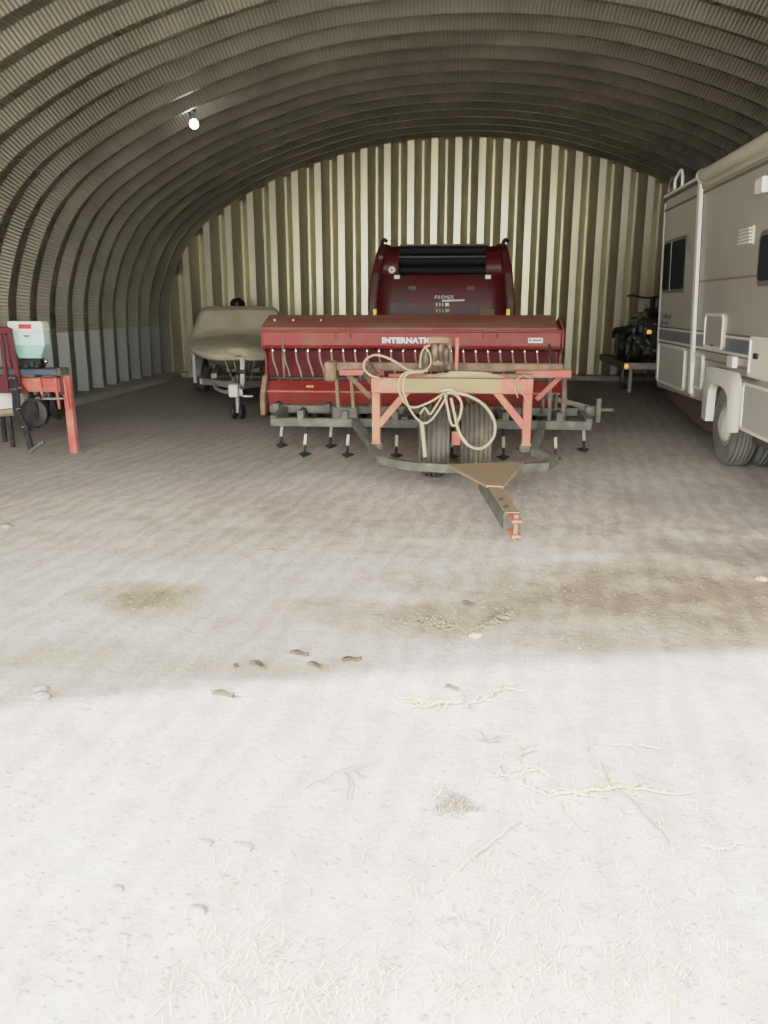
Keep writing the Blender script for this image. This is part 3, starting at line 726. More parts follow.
# skirt hanging over the gunwale
sk = []
for (y, hw, zh, zt) in secs:
    dz = .07 + .02 * math.sin(y * 9)
    sk.append(((BC(y) - hw, y, zh), (BC(y) - hw * .97, y + .01, zh - dz), (BC(y) + hw, y, zh), (BC(y) + hw * .97, y + .01, zh - dz)))
vs2 = [p for r in sk for p in r]; fs2 = []
for j in range(len(sk) - 1):
    a, b = 4 * j, 4 * (j + 1); fs2 += [(a, b, b + 1, a + 1), (a + 2, b + 2, b + 3, a + 3)]
fs2.append((0, 1, 3, 2))
m.add(vs2, fs2, True)
o = m.build('canvas_cover', 'canvas', t, sub=1); s = o.modifiers.new('t', 'SOLIDIFY'); s.thickness = .008
p = at(237, 357, 11.78); MB().ball((p.x, 11.86, .93), .13, 12, 8, (1.6, 1, .6)).build('bow_bulge', 'canvas', o)
m = MB(); vs = []; K = 10
for (y, hw, zh, zt) in secs:
    y2 = max(y, 11.9); kz = .56 + .26 * max(0, min(1, (13.2 - y) / 1.4)) ** 2
    for k in range(K + 1):
        u = -1 + 2 * k / K; x = u * hw * .955; zz = zh - .01 - (zh - .01 - kz) * (1 - abs(u) ** 2.2)
        vs.append((BC(y) + x, y + .03, zz))
w = K + 1; n0 = len(secs)
m.add(vs, [(j * w + k, j * w + k + 1, (j + 1) * w + k + 1, (j + 1) * w + k) for j in range(n0 - 1) for k in range(K)] + [tuple((n0 - 1) * w + k for k in range(K + 1))], True)
m.build('hull', 'hull', t)
# tie-down cords of the cover
for dx in (-.24, -.10, .10, .24):
    MB().tube([(BC(11.8) + dx, 11.85, .84), (BC(11.8) + dx * .55, 11.9, .50)], .006, 6).build('tie_cord', 'hosed', t)
p = at(237, 303, 16.9)
t = thing('outboard_motor', 'black outboard motor cowl peeking above the tan boat cover', 'motor', (p.x, 16.95, .55))
MB().ball((p.x, 16.95, p.z - .02), .16, 16, 10, (1.0, 1.2, .8)).build('cowl', 'black', t)
MB().bar((p.x, 16.98, p.z - .1), (p.x, 16.98, .55), .14, .2, upv=(0, 1, 0)).build('shaft', 'black', t, bevel=.03)

tx = BC(11.45)
t = thing('boat_trailer', 'galvanized boat trailer with winch post and jack under the covered boat', 'trailer', (tx, 14, 0))
MB().bar((BC(11.15), 11.15, .40), (BC(13.3), 13.3, .42), .09, .10).build('tongue', 'galv', t, bevel=.005)
for s_ in (-1, 1):
    MB().bar((BC(12.0), 12.0, .41), (BC(12.9) + s_ * .65, 12.9, .40), .06, .09).build('frame_rail', 'galv', t, bevel=.004)
    MB().bar((BC(12.85) + s_ * .65, 12.85, .40), (BC(16.3) + s_ * .65, 16.3, .40), .06, .09).build('frame_rail', 'galv', t, bevel=.004)
    MB().bar((BC(12.75) + s_ * .75, 12.75, .38), (BC(12.75) + s_ * .75, 12.75, .88), .05, .05, upv=(0, 1, 0)).build('guide_post', 'galv', t, bevel=.004)
    MB().bar((BC(13.0) + s_ * .45, 13.0, .47), (BC(16.2) + s_ * .45, 16.2, .50), .09, .08).build('bunk', 'canvas', t)
    # fender
    fx = BC(15.1) + s_ * .80
    m = MB(); a0 = []
    for k in range(9):
        th = PI * k / 8; a0.append((15.1 - .40 * math.cos(th), .30 + .38 * math.sin(th)))
    vs = [(fx - .12, y, z) for y, z in a0] + [(fx + .12, y, z) for y, z in a0]
    m.add(vs, [(i, i + 1, 10 + i, 9 + i) for i in range(8)], True); o = m.build('fender', 'galv', t); s = o.modifiers.new('t', 'SOLIDIFY'); s.thickness = .006
    wheel(t, (fx, 15.1, .31), .31, .19, .17, 'tire', 'galv', ribs=4)
MB().bar((BC(15.1) - .80, 15.1, .33), (BC(15.1) + .80, 15.1, .33), .06, .06).build('axle', 'dark', t)
MB().bar((BC(13) - .65, 13.0, .36), (BC(13) + .65, 13.0, .36), .06, .07).build('cross_member', 'galv', t)
# winch post on the tongue
MB().bar((tx, 11.62, .42), (tx, 11.70, .84), .07, .07, upv=(0, 1, 0)).build('winch_post', 'galv', t, bevel=.004)
MB().lathe([(-.07, .05), (-.06, .05), (-.055, .03), (.055, .03), (.06, .05), (.07, .05)], (tx, 11.58, .66), 'x', 16).build('winch', 'dark', t)
MB().curve([(tx + .07, 11.58, .66), (tx + .12, 11.56, .70), (tx + .13, 11.55, .78)], .009, 6, 3).build('winch_crank', 'chrome', t)
MB().box((tx - .07, 11.08, .34), (tx + .07, 11.30, .52)).build('coupler', 'white', t, bevel=.02)
MB().tube([(tx, 11.30, .10), (tx, 11.30, .36)], .032, 12).build('jack_tube', 'galv', t)
m = MB(); m.lathe([(-.03, .04), (-.03, .09), (-.015, .105), (.015, .105), (.03, .09), (.03, .04)], (tx + .055, 11.32, .105), 'x', 20)
m.lathe([(-.03, .04), (-.03, .09), (-.015, .105), (.015, .105), (.03, .09), (.03, .04)], (tx - .055, 11.32, .105), 'x', 20); m.build('jack_wheel', 'black', t)
MB().box((tx + .10, 11.22, .33), (tx + .24, 11.26, .355)).build('jack_handle', 'white', t, bevel=.004)
MB().bar((tx, 11.27, .37), (tx + .12, 11.24, .345), .02, .02).build('jack_arm', 'dark', t)
a = gr(213, 398, .35)
MB().curve([(tx - .70, 12.6, .42), (tx - .62, 12.35, .34), (tx - .38, 12.15, .30), (tx - .30, 12.2, .40), (tx - .34, 12.45, .50)], .03, 8, 5).build('wheel_guide', 'galv', t)

# ------------------------------------------------------------------ seeder implement on the left
YL = 8.5
t = thing('planter', 'orange-red planter bar with blue top plate and black tines at the left edge', 'farm implement', (-4.9, YL, 0))
m = MB(); m.box((-6.0, YL - .06, .68), (-4.27, YL + .08, .83)); m.build('toolbar', 'orange', t, bevel=.012)
m = MB()
for z in (.72, .78): m.box((-4.82, YL - .068, z - .006), (-4.30, YL - .058, z + .006))
m.build('bar_ridge', 'pink', t)
MB().box((-6.0, YL - .10, .865), (-4.27, YL + .20, .93)).build('top_plate', 'blue', t, bevel=.008)
MB().box((-4.30, YL - .07, .86), (-4.24, YL + .12, .935)).build('plate_end', 'grey', t)
MB().bar((-4.20, YL, .0), (-4.21, YL, .855), .085, .085, upv=(0, 1, 0)).build('stand_leg', 'orange', t, bevel=.008)
MB().box((-4.34, YL - .05, .66), (-4.20, YL + .05, .84)).build('leg_bracket', 'wine', t, bevel=.008)
for px, z1 in ((55, .50), (64, .50), (39, .655)):
    a = at(px, 376, YL - .09); MB().bar((a.x, YL - .09, .84), (a.x + .015, YL - .09, z1), .025, .025, upv=(0, 1, 0)).build('clamp_rod', 'orange', t, bevel=.003)
MB().bar((-4.45, YL - .10, .61), (-4.22, YL - .10, .615), .02, .02).build('clamp_plate', 'chrome', t)
# A-frame of dark red bars at the left
for (a, b, w_) in (((1, 332), (8, 390), .035), ((9, 328), (19, 384), .045), ((5, 334), (11, 368), .025)):
    p, q = at(*a, YL - .16), at(*b, YL - .16); MB().bar(p, q, w_, .05, upv=(0, 1, 0)).build('mast_bar', 'wine', t, bevel=.006)
p = at(5, 331, YL - .16); MB().box((p.x - .06, YL - .20, p.z - .03), (p.x + .05, YL - .12, p.z + .04)).build('mast_head', 'wine', t, bevel=.01)
p = at(8, 384, YL - .10); MB().prism([(p.x - .2, .67), (p.x + .22, .67), (p.x + .08, .86), (p.x - .1, .86)], YL - .12, YL - .07, 'y').build('mast_gusset', 'wine', t, bevel=.004)
# black shank with colter disc and chisel foot
P = [at(*q, YL - .22) for q in ((13, 376), (16, 395), (17, 412), (23, 424), (28, 432))]
m = MB()
for i in range(len(P) - 1): m.bar(P[i], P[i + 1] + (P[i + 1] - P[i]) * .08, .075, .05, upv=(0, 1, 0))
m.build('tine', 'black', t, bevel=.008)
p = at(20, 414, YL - .1); p2 = at(29, 441, YL - .2)
MB().lathe([(-.012, .02), (-.012, .13), (0, .155), (.012, .13), (.012, .02)], (p.x + .09, YL + .02, .44), 'y', 32).build('disc', 'dark', t)
a, b, c_ = at(26, 430, YL - .2), at(31, 445, YL - .2), at(43, 433, YL - .2)
MB().bar((a.x, YL - .2, a.z), (b.x, YL - .2, .06), .05, .05, upv=(0, 1, 0)).build('tine_shin', 'dark', t)
MB().bar((b.x - .02, YL - .2, .04), (c_.x, YL - .2, .16), .04, .06, upv=(0, 1, 0)).build('chisel_foot', 'grey', t, bevel=.006)
# row unit: disc openers, gauge wheels and springs under the bar
for (dx, dy, r_) in ((-4.60, .15, .17), (-4.50, .30, .15), (-4.76, .28, .19)):
    MB().lathe([(-.03, .03), (-.035, r_ * .8), (-.02, r_), (.02, r_), (.035, r_ * .8), (.03, .03)], (dx, YL + dy, .47 if r_ < .18 else .42), 'x', 28).build('gauge_wheel', 'black', t)
for x in (-4.70, -4.56, -4.46):
    MB().bar((x, YL + .1, .68), (x + .02, YL + .16, .42), .03, .05, upv=(0, 1, 0)).build('unit_arm', 'black', t)
for px, py in ((10, 378), (13, 378), (11, 389), (14, 389), (19, 388), (17, 409), (23, 427), (43, 396), (37, 398)):
    p = at(px, py, YL - .26); MB().lathe([(-.012, .010), (0, .016), (.03, .016)], p, 'y', 8).build('bolt', 'chrome', t)
MB().bar((-4.74, YL + .05, .58), (-4.46, YL + .05, .60), .02, .02).build('spring_rod', 'chrome', t)

t = thing('seed_bin', 'mint green seed hopper with cream lid standing on the planter bar, red label on front', 'seed hopper', (-4.6, YL + .1, .93))
def frus(z0, z1, a, b, c0=( -4.61, YL + .07)):
    m = MB(); vs = []
    for z, (hx, hy, ox) in ((z0, a), (z1, b)):
        for sx, sy in ((-1, -1), (1, -1), (1, 1), (-1, 1)): vs.append((c0[0] + ox + sx * hx, c0[1] + sy * hy, z))
    m.add(vs, [(0, 3, 2, 1), (4, 5, 6, 7), (0, 1, 5, 4), (1, 2, 6, 5), (2, 3, 7, 6), (3, 0, 4, 7)]); return m
frus(1.03, 1.17, (.125, .055, -.01), (.18, .07, 0)).build('hopper_funnel', 'mint2', t, bevel=.02, seg=3)
frus(1.165, 1.33, (.185, .075, 0), (.19, .08, -.005)).build('hopper_body', 'mint', t, bevel=.02, seg=3)
frus(1.325, 1.43, (.195, .085, -.005), (.195, .08, -.012)).build('hopper_lid', 'hopper_lid', t, bevel=.015, seg=3)
y_ = YL + .07 - .085
MB().box((-4.685, y_ - .004, 1.352), (-4.545, y_ + .01, 1.40)).build('red_label', 'label_red', t)
text('SEEDER', .032, (-4.677, y_ - .005, 1.364), (PI / 2, 0, 0), M['hopper_lid'], t, ext=.001) if False else None
for k, (x0, x1, z) in enumerate(((-4.69, -4.53, 1.325), (-4.68, -4.56, 1.305))):
    MB().box((x0, y_ + .004, z - .006), (x1, y_ + .02, z + .006)).build('label_line', 'straw', t)
MB().prism([(-4.65, 1.285), (-4.57, 1.285), (-4.59, 1.262), (-4.63, 1.262)], y_ + .002, y_ + .02, 'y').build('green_badge', 'label_green', t)
MB().box((-4.73, YL + .0, .93), (-4.50, YL + .16, 1.035)).build('metering_unit', 'black', t, bevel=.015)
for px, py in ((27, 366), (33, 364), (38, 366)):
    p = at(px, py, YL - .02); MB().lathe([(-.03, .02), (0, .025), (.03, .025)], (p.x, YL - .02, p.z), 'y', 12).build('drive_sprocket', 'dark', t)
p = at(45, 361.5, YL); MB().ball((p.x, YL + .02, p.z), .026, 12, 8).build('knob', 'chrome', t)
MB().tube([(p.x, YL + .02, p.z), (p.x - .04, YL + .06, .93)], .012, 8).build('knob_stem', 'dark', t)

t = thing('storage_tank', 'white plastic tank behind the planter bar at the left edge of the view', 'tank', (-5.4, 8.75, 0))
MB().lathe([(.36, .20), (.38, .26), (.40, .28), (.62, .28), (.645, .26), (.65, .20)], (-5.22, 8.95, 0), 'z', 32).build('tank_body', 'rv_white', t)
for a in (.7, .7 + PI / 2, .7 + PI, .7 + 3 * PI / 2):
    MB().bar((-5.22 + .22 * math.cos(a), 8.95 + .22 * math.sin(a), 0), (-5.22 + .2 * math.cos(a), 8.95 + .2 * math.sin(a), .38), .04, .04, upv=(0, 1, 0)).build('leg', 'dark', t)
MB().tube([(-5.3, 8.7, .40), (-4.93, 8.66, .44)], .035, 10).build('outlet_pipe', 'hose', t)

# ------------------------------------------------------------------ utility trailer and quad at the back right
t = thing('utility_trailer', 'low grey flatbed trailer with amber marker lamp at the back right, behind the motorhome', 'trailer', (4.1, 16.4, 0))
x0, x1, y0, y1, zd = 3.16, 5.0, 15.3, 17.85, .50
MB().box((x0, y0, zd), (x1, y1, zd + .05)).build('deck', 'dark', t)
for x in (x0, x1): MB().bar((x, y0, zd + .01), (x, y1 , zd + .01), .06, .13).build('side_rail', 'grey', t, bevel=.005)
MB().bar((x0 - .03, y0 - .03, zd + .01), (x1 + .03, y0 - .03, zd + .01), .06, .12).build('front_rail', 'galv', t, bevel=.005)
MB().bar((x0 - .03, y1, zd + .01), (x1 + .03, y1, zd + .01), .06, .12).build('rear_rail', 'grey', t, bevel=.005)
p = at(633.5, 365, 15.2); MB().ball((x0 - .0, 15.22, zd + .01), .042, 12, 8).build('marker_lamp', 'amber', t)
for x in (x0 + .22, x1 - .12): wheel(t, (x, 16.2, .26), .26, .18, .14, 'tire', 'galv', ribs=4)
MB().bar((x0 + .2, 16.2, .28), (x1 - .1, 16.2, .28), .06, .06).build('axle', 'dark', t)
for x in (x0 + .2, x1 - .15): MB().box((x - .03, 16.05, .28), (x + .03, 16.35, .50)).build('spring_hanger', 'dark', t)
MB().bar((x0 + .12, y0 + .1, .02), (x0 + .12, y0 + .1, .5), .05, .05, upv=(0, 1, 0)).build('landing_leg', 'galv', t)
MB().bar((x1 - .4, y0 + .1, .02), (x1 - .4, y0 + .1, .5), .05, .05, upv=(0, 1, 0)).build('landing_leg', 'galv', t)
# quad bike
qx, qy, qz = 3.70, 16.1, .55
t = thing('quad_bike', 'black quad bike with raised handlebar and amber side lamp, loaded on the grey trailer', 'quad bike', (qx, qy, qz))
for sx in (-1, 1):
    for sy in (-.6, .62):
        wheel(t, (qx + sx * .36, qy + sy, qz + .26), .26, .22, .12, 'black', 'dark', ribs=3)
m = MB()
P = [(-.85, .45), (-.80, .78), (-.55, .92), (-.25, 1.0), (.0, .82), (.55, .80), (.85, .70), (.85, .5), (.5, .35), (-.5, .3)]
m.prism([(qy + a, qz + b) for a, b in P], qx - .17, qx + .20); m.build('body', 'black', t, bevel=.05, seg=3)
for sy in (-.62, .62):
    for sx in (-1, 1):
        m = MB(); vs = []
        for k in range(8):
            a = PI * k / 7; vs += [(qx + sx * .17, qy + sy - .34 * math.cos(a), qz + .42 + .26 * math.sin(a)), (qx + sx * .50, qy + sy - .36 * math.cos(a), qz + .40 + .22 * math.sin(a))]
        m.add(vs, [(2 * k, 2 * k + 2, 2 * k + 3, 2 * k + 1) for k in range(7)], True); o = m.build('fender', 'black', t); s = o.modifiers.new('t', 'SOLIDIFY'); s.thickness = .02
MB().box((qx - .16, qy - .05, qz + .80), (qx + .16, qy + .65, qz + .92)).build('seat', 'black', t, bevel=.05, seg=3)
hz = at(640, 296, qy - .2).z
MB().tube([(qx, qy - .2, qz + .95), (qx, qy - .1, hz - .02)], .04, 10).build('steering_post', 'black', t)
MB().curve([(qx - .46, qy - .08, hz + .0), (qx - .36, qy - .1, hz + .01), (qx - .15, qy - .12, hz - .03), (qx + .15, qy - .12, hz - .03), (qx + .36, qy - .1, hz + .01)], .02, 8, 4).build('handlebar', 'black', t)
MB().box((qx + .02, qy - .22, qz + .95), (qx + .5, qy - .0, hz - .0)).build('windscreen', 'black', t, bevel=.06, seg=3)
m = MB()
for k in range(6): m.tube([(qx - .42 + .16 * k, qy - .98, qz + .72), (qx - .42 + .16 * k, qy - .5, qz + .82)], .014, 6)
m.tube([(qx - .44, qy - .98, qz + .72), (qx + .40, qy - .98, qz + .72)], .018, 8); m.tube([(qx - .44, qy - .5, qz + .82), (qx + .40, qy - .5, qz + .82)], .018, 8)
m.build('front_rack', 'camo', t)
m = MB(); m.curve([(qx - .45, qy - .95, qz + .70), (qx - .48, qy - 1.0, qz + .5), (qx - .30, qy - 1.03, qz + .32), (qx - .05, qy - 1.03, qz + .25)], .03, 8, 5)
m.curve([(qx - .25, qy - .98, qz + .70), (qx - .28, qy - 1.03, qz + .5), (qx - .16, qy - 1.05, qz + .30)], .025, 8, 5); m.build('bumper', 'camo', t)
p = at(627, 347, 15.15); MB().tube([(p.x + .03, 15.12, p.z + .12), (p.x, 15.12, p.z - .12)], .03, 8).build('shock_absorber', 'camo', t)
p = at(649, 332, 15.2); MB().ball((p.x, 15.2, p.z), .045, 12, 8, (1.1, .6, .9)).build('amber_lamp', 'amber', t)
MB().box((p.x - .2, 15.22, p.z - .30), (p.x + .3, 15.5, p.z + .24)).build('front_cowl', 'black', t, bevel=.07, seg=3)

# ------------------------------------------------------------------ motorhome (local frame: x to the right, y = world y - 8.1)
t = thing('motorhome', 'cream motorhome with grey-blue stripe, rolled awning and white wheel surround, along the right side', 'motorhome', (2.76, 8.1, 0), rot=(0, 0, -.02))
ROOT[t.name] = Vector((0, 0, 0))
def lean(v): return Vector((v[0] - .032 * (v[2] - .45), v[1] - 8.1, v[2]))
def rvb(mb, name, m, parent=t, **k):
    mb.xf(lean); o = mb.build(name, m, parent, local=True, **k); ROOT[o.name] = Vector((0, 0, 0)); return o
def rbox(y0, y1, z0, z1, name, m, d=.012, x=0., parent=t, bevel=.0, seg=2):
    return rvb(MB().box((x - d, y0, z0), (x + .01, y1, z1)), name, m, parent, bevel=bevel, seg=seg)
def rrect(y0, y1, z0, z1, r, n=5):
    out = []
    for cy, cz, a0 in ((y1 - r, z1 - r, 0), (y0 + r, z1 - r, PI / 2), (y0 + r, z0 + r, PI), (y1 - r, z0 + r, 3 * PI / 2)):
        for k in range(n + 1): a = a0 + PI / 2 * k / n; out.append((cy + r * math.cos(a), cz + r * math.sin(a)))
    return out
RW = 2.35; YE = 11.58; YF = 3.2
# body: side outline with wheel opening, extruded across
wy, wr_ = 8.58, .50
outl = [(YF + .2, 2.95), (YF, 2.6), (YF - .1, 1.3), (YF, .55), (8.06, .42), (8.06, .62), (8.16, .86), (8.40, .97), (8.80, .97), (9.05, .86), (9.12, .62), (9.14, .55), (YE - .05, .50), (YE, .62), (YE, 2.85), (YE - .12, 2.98)]
rvb(MB().prism(outl, 0, RW), 'body', 'rv', bevel=.02, seg=2)
rvb(MB().prism([(YF + .3, 2.95), (YE - .15, 2.97), (YE - .3, 3.02), (YF + .6, 3.0)], .04, RW - .04), 'roof', 'rv_roof', bevel=.02)
rvb(MB().box((.15, YF + .3, .30), (RW - .1, 8.0, .50)), 'chassis', 'under')
rvb(MB().prism([(9.15, .50), (YE - .1, .52), (YE - .25, .36), (9.6, .20), (9.2, .22)], .12, RW - .12), 'chassis', 'under')
# trim lines
rbox(YF + .1, YE - .01, 2.79, 2.815, 'drip_rail', 'rv_trim', .012)
rbox(YF + .1, YE, 2.93, 2.965, 'roof_rail', 'rv_trim', .015)
rbox(YF + .1, YE - .02, 2.965, 3.0, 'roof_moulding', 'rv_white', .03, bevel=.01)
rbox(YF + .1, 9.78, 1.845, 1.868, 'seam_moulding', 'rv_line', .006)
rbox(YE - .03, YE + .012, .6, 2.9, 'corner_moulding', 'rv_roof', .012, bevel=.004)
# stripes
rbox(YF, YE - .01, 1.305, 1.325, 'stripe', 'rv_trim', .004)
rbox(YF, YE - .01, 1.285, 1.303, 'stripe', 'rv_white', .004)
rbox(YF, YE - .01, 1.155, 1.275, 'stripe_band', 'rv_band', .004)
rbox(YF, YE - .01, 1.125, 1.145, 'stripe', 'rv_white', .004)
rbox(YF, YE - .01, 1.105, 1.12, 'stripe', 'rv_trim', .004)
rbox(YF, 9.45, 1.01, 1.035, 'stripe', 'rv_line', .004)
# windows
def win(y0, y1, z0, z1, split):
    w = rvb(MB().prism(rrect(y0, y1, z0, z1, .09), -.025, .0), 'window', 'rv_trim')
    if split:
        ym = y0 + (y1 - y0) * .62
        for a, b in ((y0 + .035, ym - .012), (ym + .012, y1 - .035)):
            rvb(MB().prism(rrect(a, b, z0 + .04, z1 - .04, .05), -.030, -.02), 'pane', 'glass', w)
        rvb(MB().box((-.034, ym - .012, z0 + .03), (-.02, ym + .012, z1 - .03)), 'mullion', 'galv', w)
    else:
        rvb(MB().prism(rrect(y0 + .04, y1 - .04, z0 + .045, z1 - .045, .06), -.030, -.02), 'pane', 'glass', w)
win(10.25, 11.40, 1.75, 2.41, True)
win(6.3, 7.72, 1.76, 2.23, False)
# compartment doors etc.
def hatch(y0, y1, z0, z1, name, m, r=.05, d=.02, edge=True):
    f = rvb(MB().prism(rrect(y0, y1, z0, z1, r), -d, .0), name, m)
    if edge:
        o_, i_ = rrect(y0, y1, z0, z1, r), rrect(y0 + .03, y1 - .03, z0 + .03, z1 - .03, max(.015, r - .02)); n = len(o_)
        vs = [(-d - .012, *p) for p in o_] + [(-d - .012, *p) for p in i_] + [(-d + .002, *p) for p in o_] + [(-d + .002, *p) for p in i_]
        fs = []
        for i in range(n):
            j = (i + 1) % n; fs += [(i, j, n + j, n + i), (i, 2 * n + i, 2 * n + j, j), (n + i, n + j, 3 * n + j, 3 * n + i)]
        rvb(MB().add(vs, fs), 'door_edge', 'rv_white', f)
    return f
hatch(10.02, 11.42, .585, 1.10, 'compartment_door', 'rv_panel', .06)
hatch(9.25, 9.62, .68, 1.075, 'filler_door', 'rv_panel', .05)
h_ = hatch(8.56, 9.23, 1.15, 1.515, 'fridge_door', 'rv', .06, .03)
rvb(MB().box((-.045, 8.85, 1.175), (-.03, 8.93, 1.195)), 'latch', 'rv_trim', h_)
h_ = hatch(7.05, 7.75, .96, 1.325, 'hatch_door', 'rv_white', .04, .02)
rvb(MB().box((-.04, 7.52, 1.13), (-.02, 7.60, 1.18)), 'lock', 'black', h_)
h_ = hatch(6.6, 7.84, .455, .905, 'lower_door', 'rv_panel', .05, .025)
h_['label'] = 'lower white compartment door ahead of the rear wheel'
rbox(8.13, 8.32, 1.005, 1.115, 'outlet_box', 'rv_white', .05, bevel=.01)
rbox(7.5, 7.9, .93, .95, 'step_rail', 'rv_trim', .03)
# vent louvre
v_ = rbox(7.93, 8.30, 2.14, 2.30, 'vent', 'rv_panel', .02, bevel=.005)
for k in range(5):
    rvb(MB().bar((-.03, 7.95, 2.16 + .03 * k), (-.03, 8.28, 2.16 + .03 * k), .02, .012), 'louver', 'rv_white', v_)
l_ = rbox(7.62, 7.83, 2.54, 2.68, 'porch_lamp', 'rv_white', .07, bevel=.02)
# lettering near the rear
tt = text('Tollister', .105, (-.052, 11.36 - 8.1, 1.425), (PI / 2, 0, -PI / 2), M['rv_trim'], t, shear=.25, width=1.35, local=True)
tt = text('by crafts', .065, (-.048, 11.34 - 8.1, 1.355), (PI / 2, 0, -PI / 2), M['rv_trim'], t, shear=.25, width=1.5, local=True)
# rolled awning and its arms
rvb(MB().tube([(-.07, 9.50, 2.945), (-.07, 3.6, 2.945)], .066, 18), 'rolled_awning', 'awning')
rvb(MB().tube([(-.07, 9.55, 2.945), (-.07, 9.50, 2.945)], .074, 18), 'awning_end_cap', 'rv_roof')
rvb(MB().box((-.03, 3.6, 2.84), (.0, 9.85, 2.90)), 'awning_rail', 'awning')
rvb(MB().prism([(9.60, .60), (9.70, .60), (9.82, 2.95), (9.71, 2.95)], -.05, -.008), 'awning_arm', 'rv_white', bevel=.006)
rvb(MB().prism([(9.575, .95), (9.60, .95), (9.61, 1.2), (9.585, 1.2)], -.07, -.05), 'arm_handle', 'rv_panel')
rbox(9.60, 9.69, .575, .61, 'arm_bracket', 'galv', .04)
# ladder hoops at the rear roof edge
for i, x in enumerate((.06, .48)):
    rvb(MB().curve([(x, YE + .10, .9), (x, YE + .10, 2.7), (x, YE + .10, 3.06), (x, YE + .02, 3.18), (x, YE - .14, 3.20), (x, YE - .26, 3.12), (x, YE - .28, 3.02)], .016, 8, 5), 'ladder_rail', 'galv')
for k in range(7): rvb(MB().tube([(.06, YE + .10, 1.0 + .3 * k), (.48, YE + .10, 1.0 + .3 * k)], .013, 8), 'ladder_rung', 'galv')
a = [(-.02, 11.0, 3.0), (-.02, 11.0, 3.10), (.0, 10.9, 3.19), (.0, 10.78, 3.19), (.0, 10.72, 3.10), (.0, 10.72, 3.0)]
rvb(MB().curve(a, .018, 8, 5), 'grab_hoop', 'rv_white')
rvb(MB().box((.35, 10.2, 3.0), (1.0, 10.9, 3.08)), 'roof_vent', 'rv_roof', bevel=.03)
# roof air unit
m = MB(); m.prism([(7.3, 2.99), (9.5, 2.99), (9.35, 3.08), (9.0, 3.20), (7.7, 3.26), (7.45, 3.15)], .35, 1.35); rvb(m, 'roof_air_unit', 'rv_roof', bevel=.06, seg=3)
# wheel surround (flare): arch strip standing off the body
def flare():
    # inner and outer outlines (y, z)
    outer = [(7.92, .41), (7.92, .86), (7.99, .945), (8.12, .97), (9.02, .955), (9.12, .92), (9.16, .80), (9.14, .40)]
    inner = [(8.14, .37), (8.15, .66), (8.23, .76), (8.36, .80), (8.62, .81), (8.76, .77), (8.82, .68), (8.85, .39)]
    outer = [(a.y, a.z) for a in smooth([(0, y, z) for y, z in outer], 4)]; inner = [(a.y, a.z) for a in smooth([(0, y, z) for y, z in inner], 4)]
    n = len(outer); m = MB(); vs = [(-.012, *p) for p in outer] + [(-.055, p[0] * .7 + q[0] * .3, p[1] * .7 + q[1] * .3) for p, q in zip(outer, inner)] + [(-.065, *q) for q in inner] + [(.02, *q) for q in inner]
    fs = []
    for j in range(3):
        for i in range(n - 1): fs.append((j * n + i, j * n + i + 1, (j + 1) * n + i + 1, (j + 1) * n + i))
    fs += [(0, n, 2 * n, 3 * n), (n - 1, 4 * n - 1, 3 * n - 1, 2 * n - 1)]
    m.add(vs, fs, True); rvb(m, 'wheel_surround', 'rv_white')
flare()
# dark wheel well
rvb(MB().prism([(8.1, .45), (8.1, .64), (8.2, .83), (8.42, .94), (8.78, .94), (9.02, .83), (9.1, .6), (9.1, .45)], .85, .9), 'wheel_well', 'under')
# dual rear tires
ROOT[t.name] = Vector((0, 8.1, 0))
for k, x in enumerate((.115, .40)):
    w_, r_ = wheel(t, (x, 8.42, .425), .43, .235, .235, 'tire_rv', 'galv', ribs=5, dish=-.02, name='dual_wheel')
# bright hub cover on the outer wheel
MB().lathe([(-.03, .05), (-.03, .08), (-.012, .10), (-.005, .15), (.03, .18), (.05, .20)], (-.005, 8.42, .42), 'x', 32).build('hub_cover', 'shiny', t)
for yy in (4.6,):
    for x in (.14, RW - .14): wheel(t, (x, yy, .40), .405, .235, .225, 'tire_rv', 'galv', ribs=5, name='wheel')
for x in (RW - .40, RW - .13): wheel(t, (x, 8.38, .40), .405, .235, .225, 'tire_rv', 'galv', ribs=5, name='dual_wheel')
MB().tube([(.1, 8.38, .4), (RW - .1, 8.38, .4)], .06, 12).build('axle', 'under', t)
ROOT[t.name] = Vector((0, 0, 0))

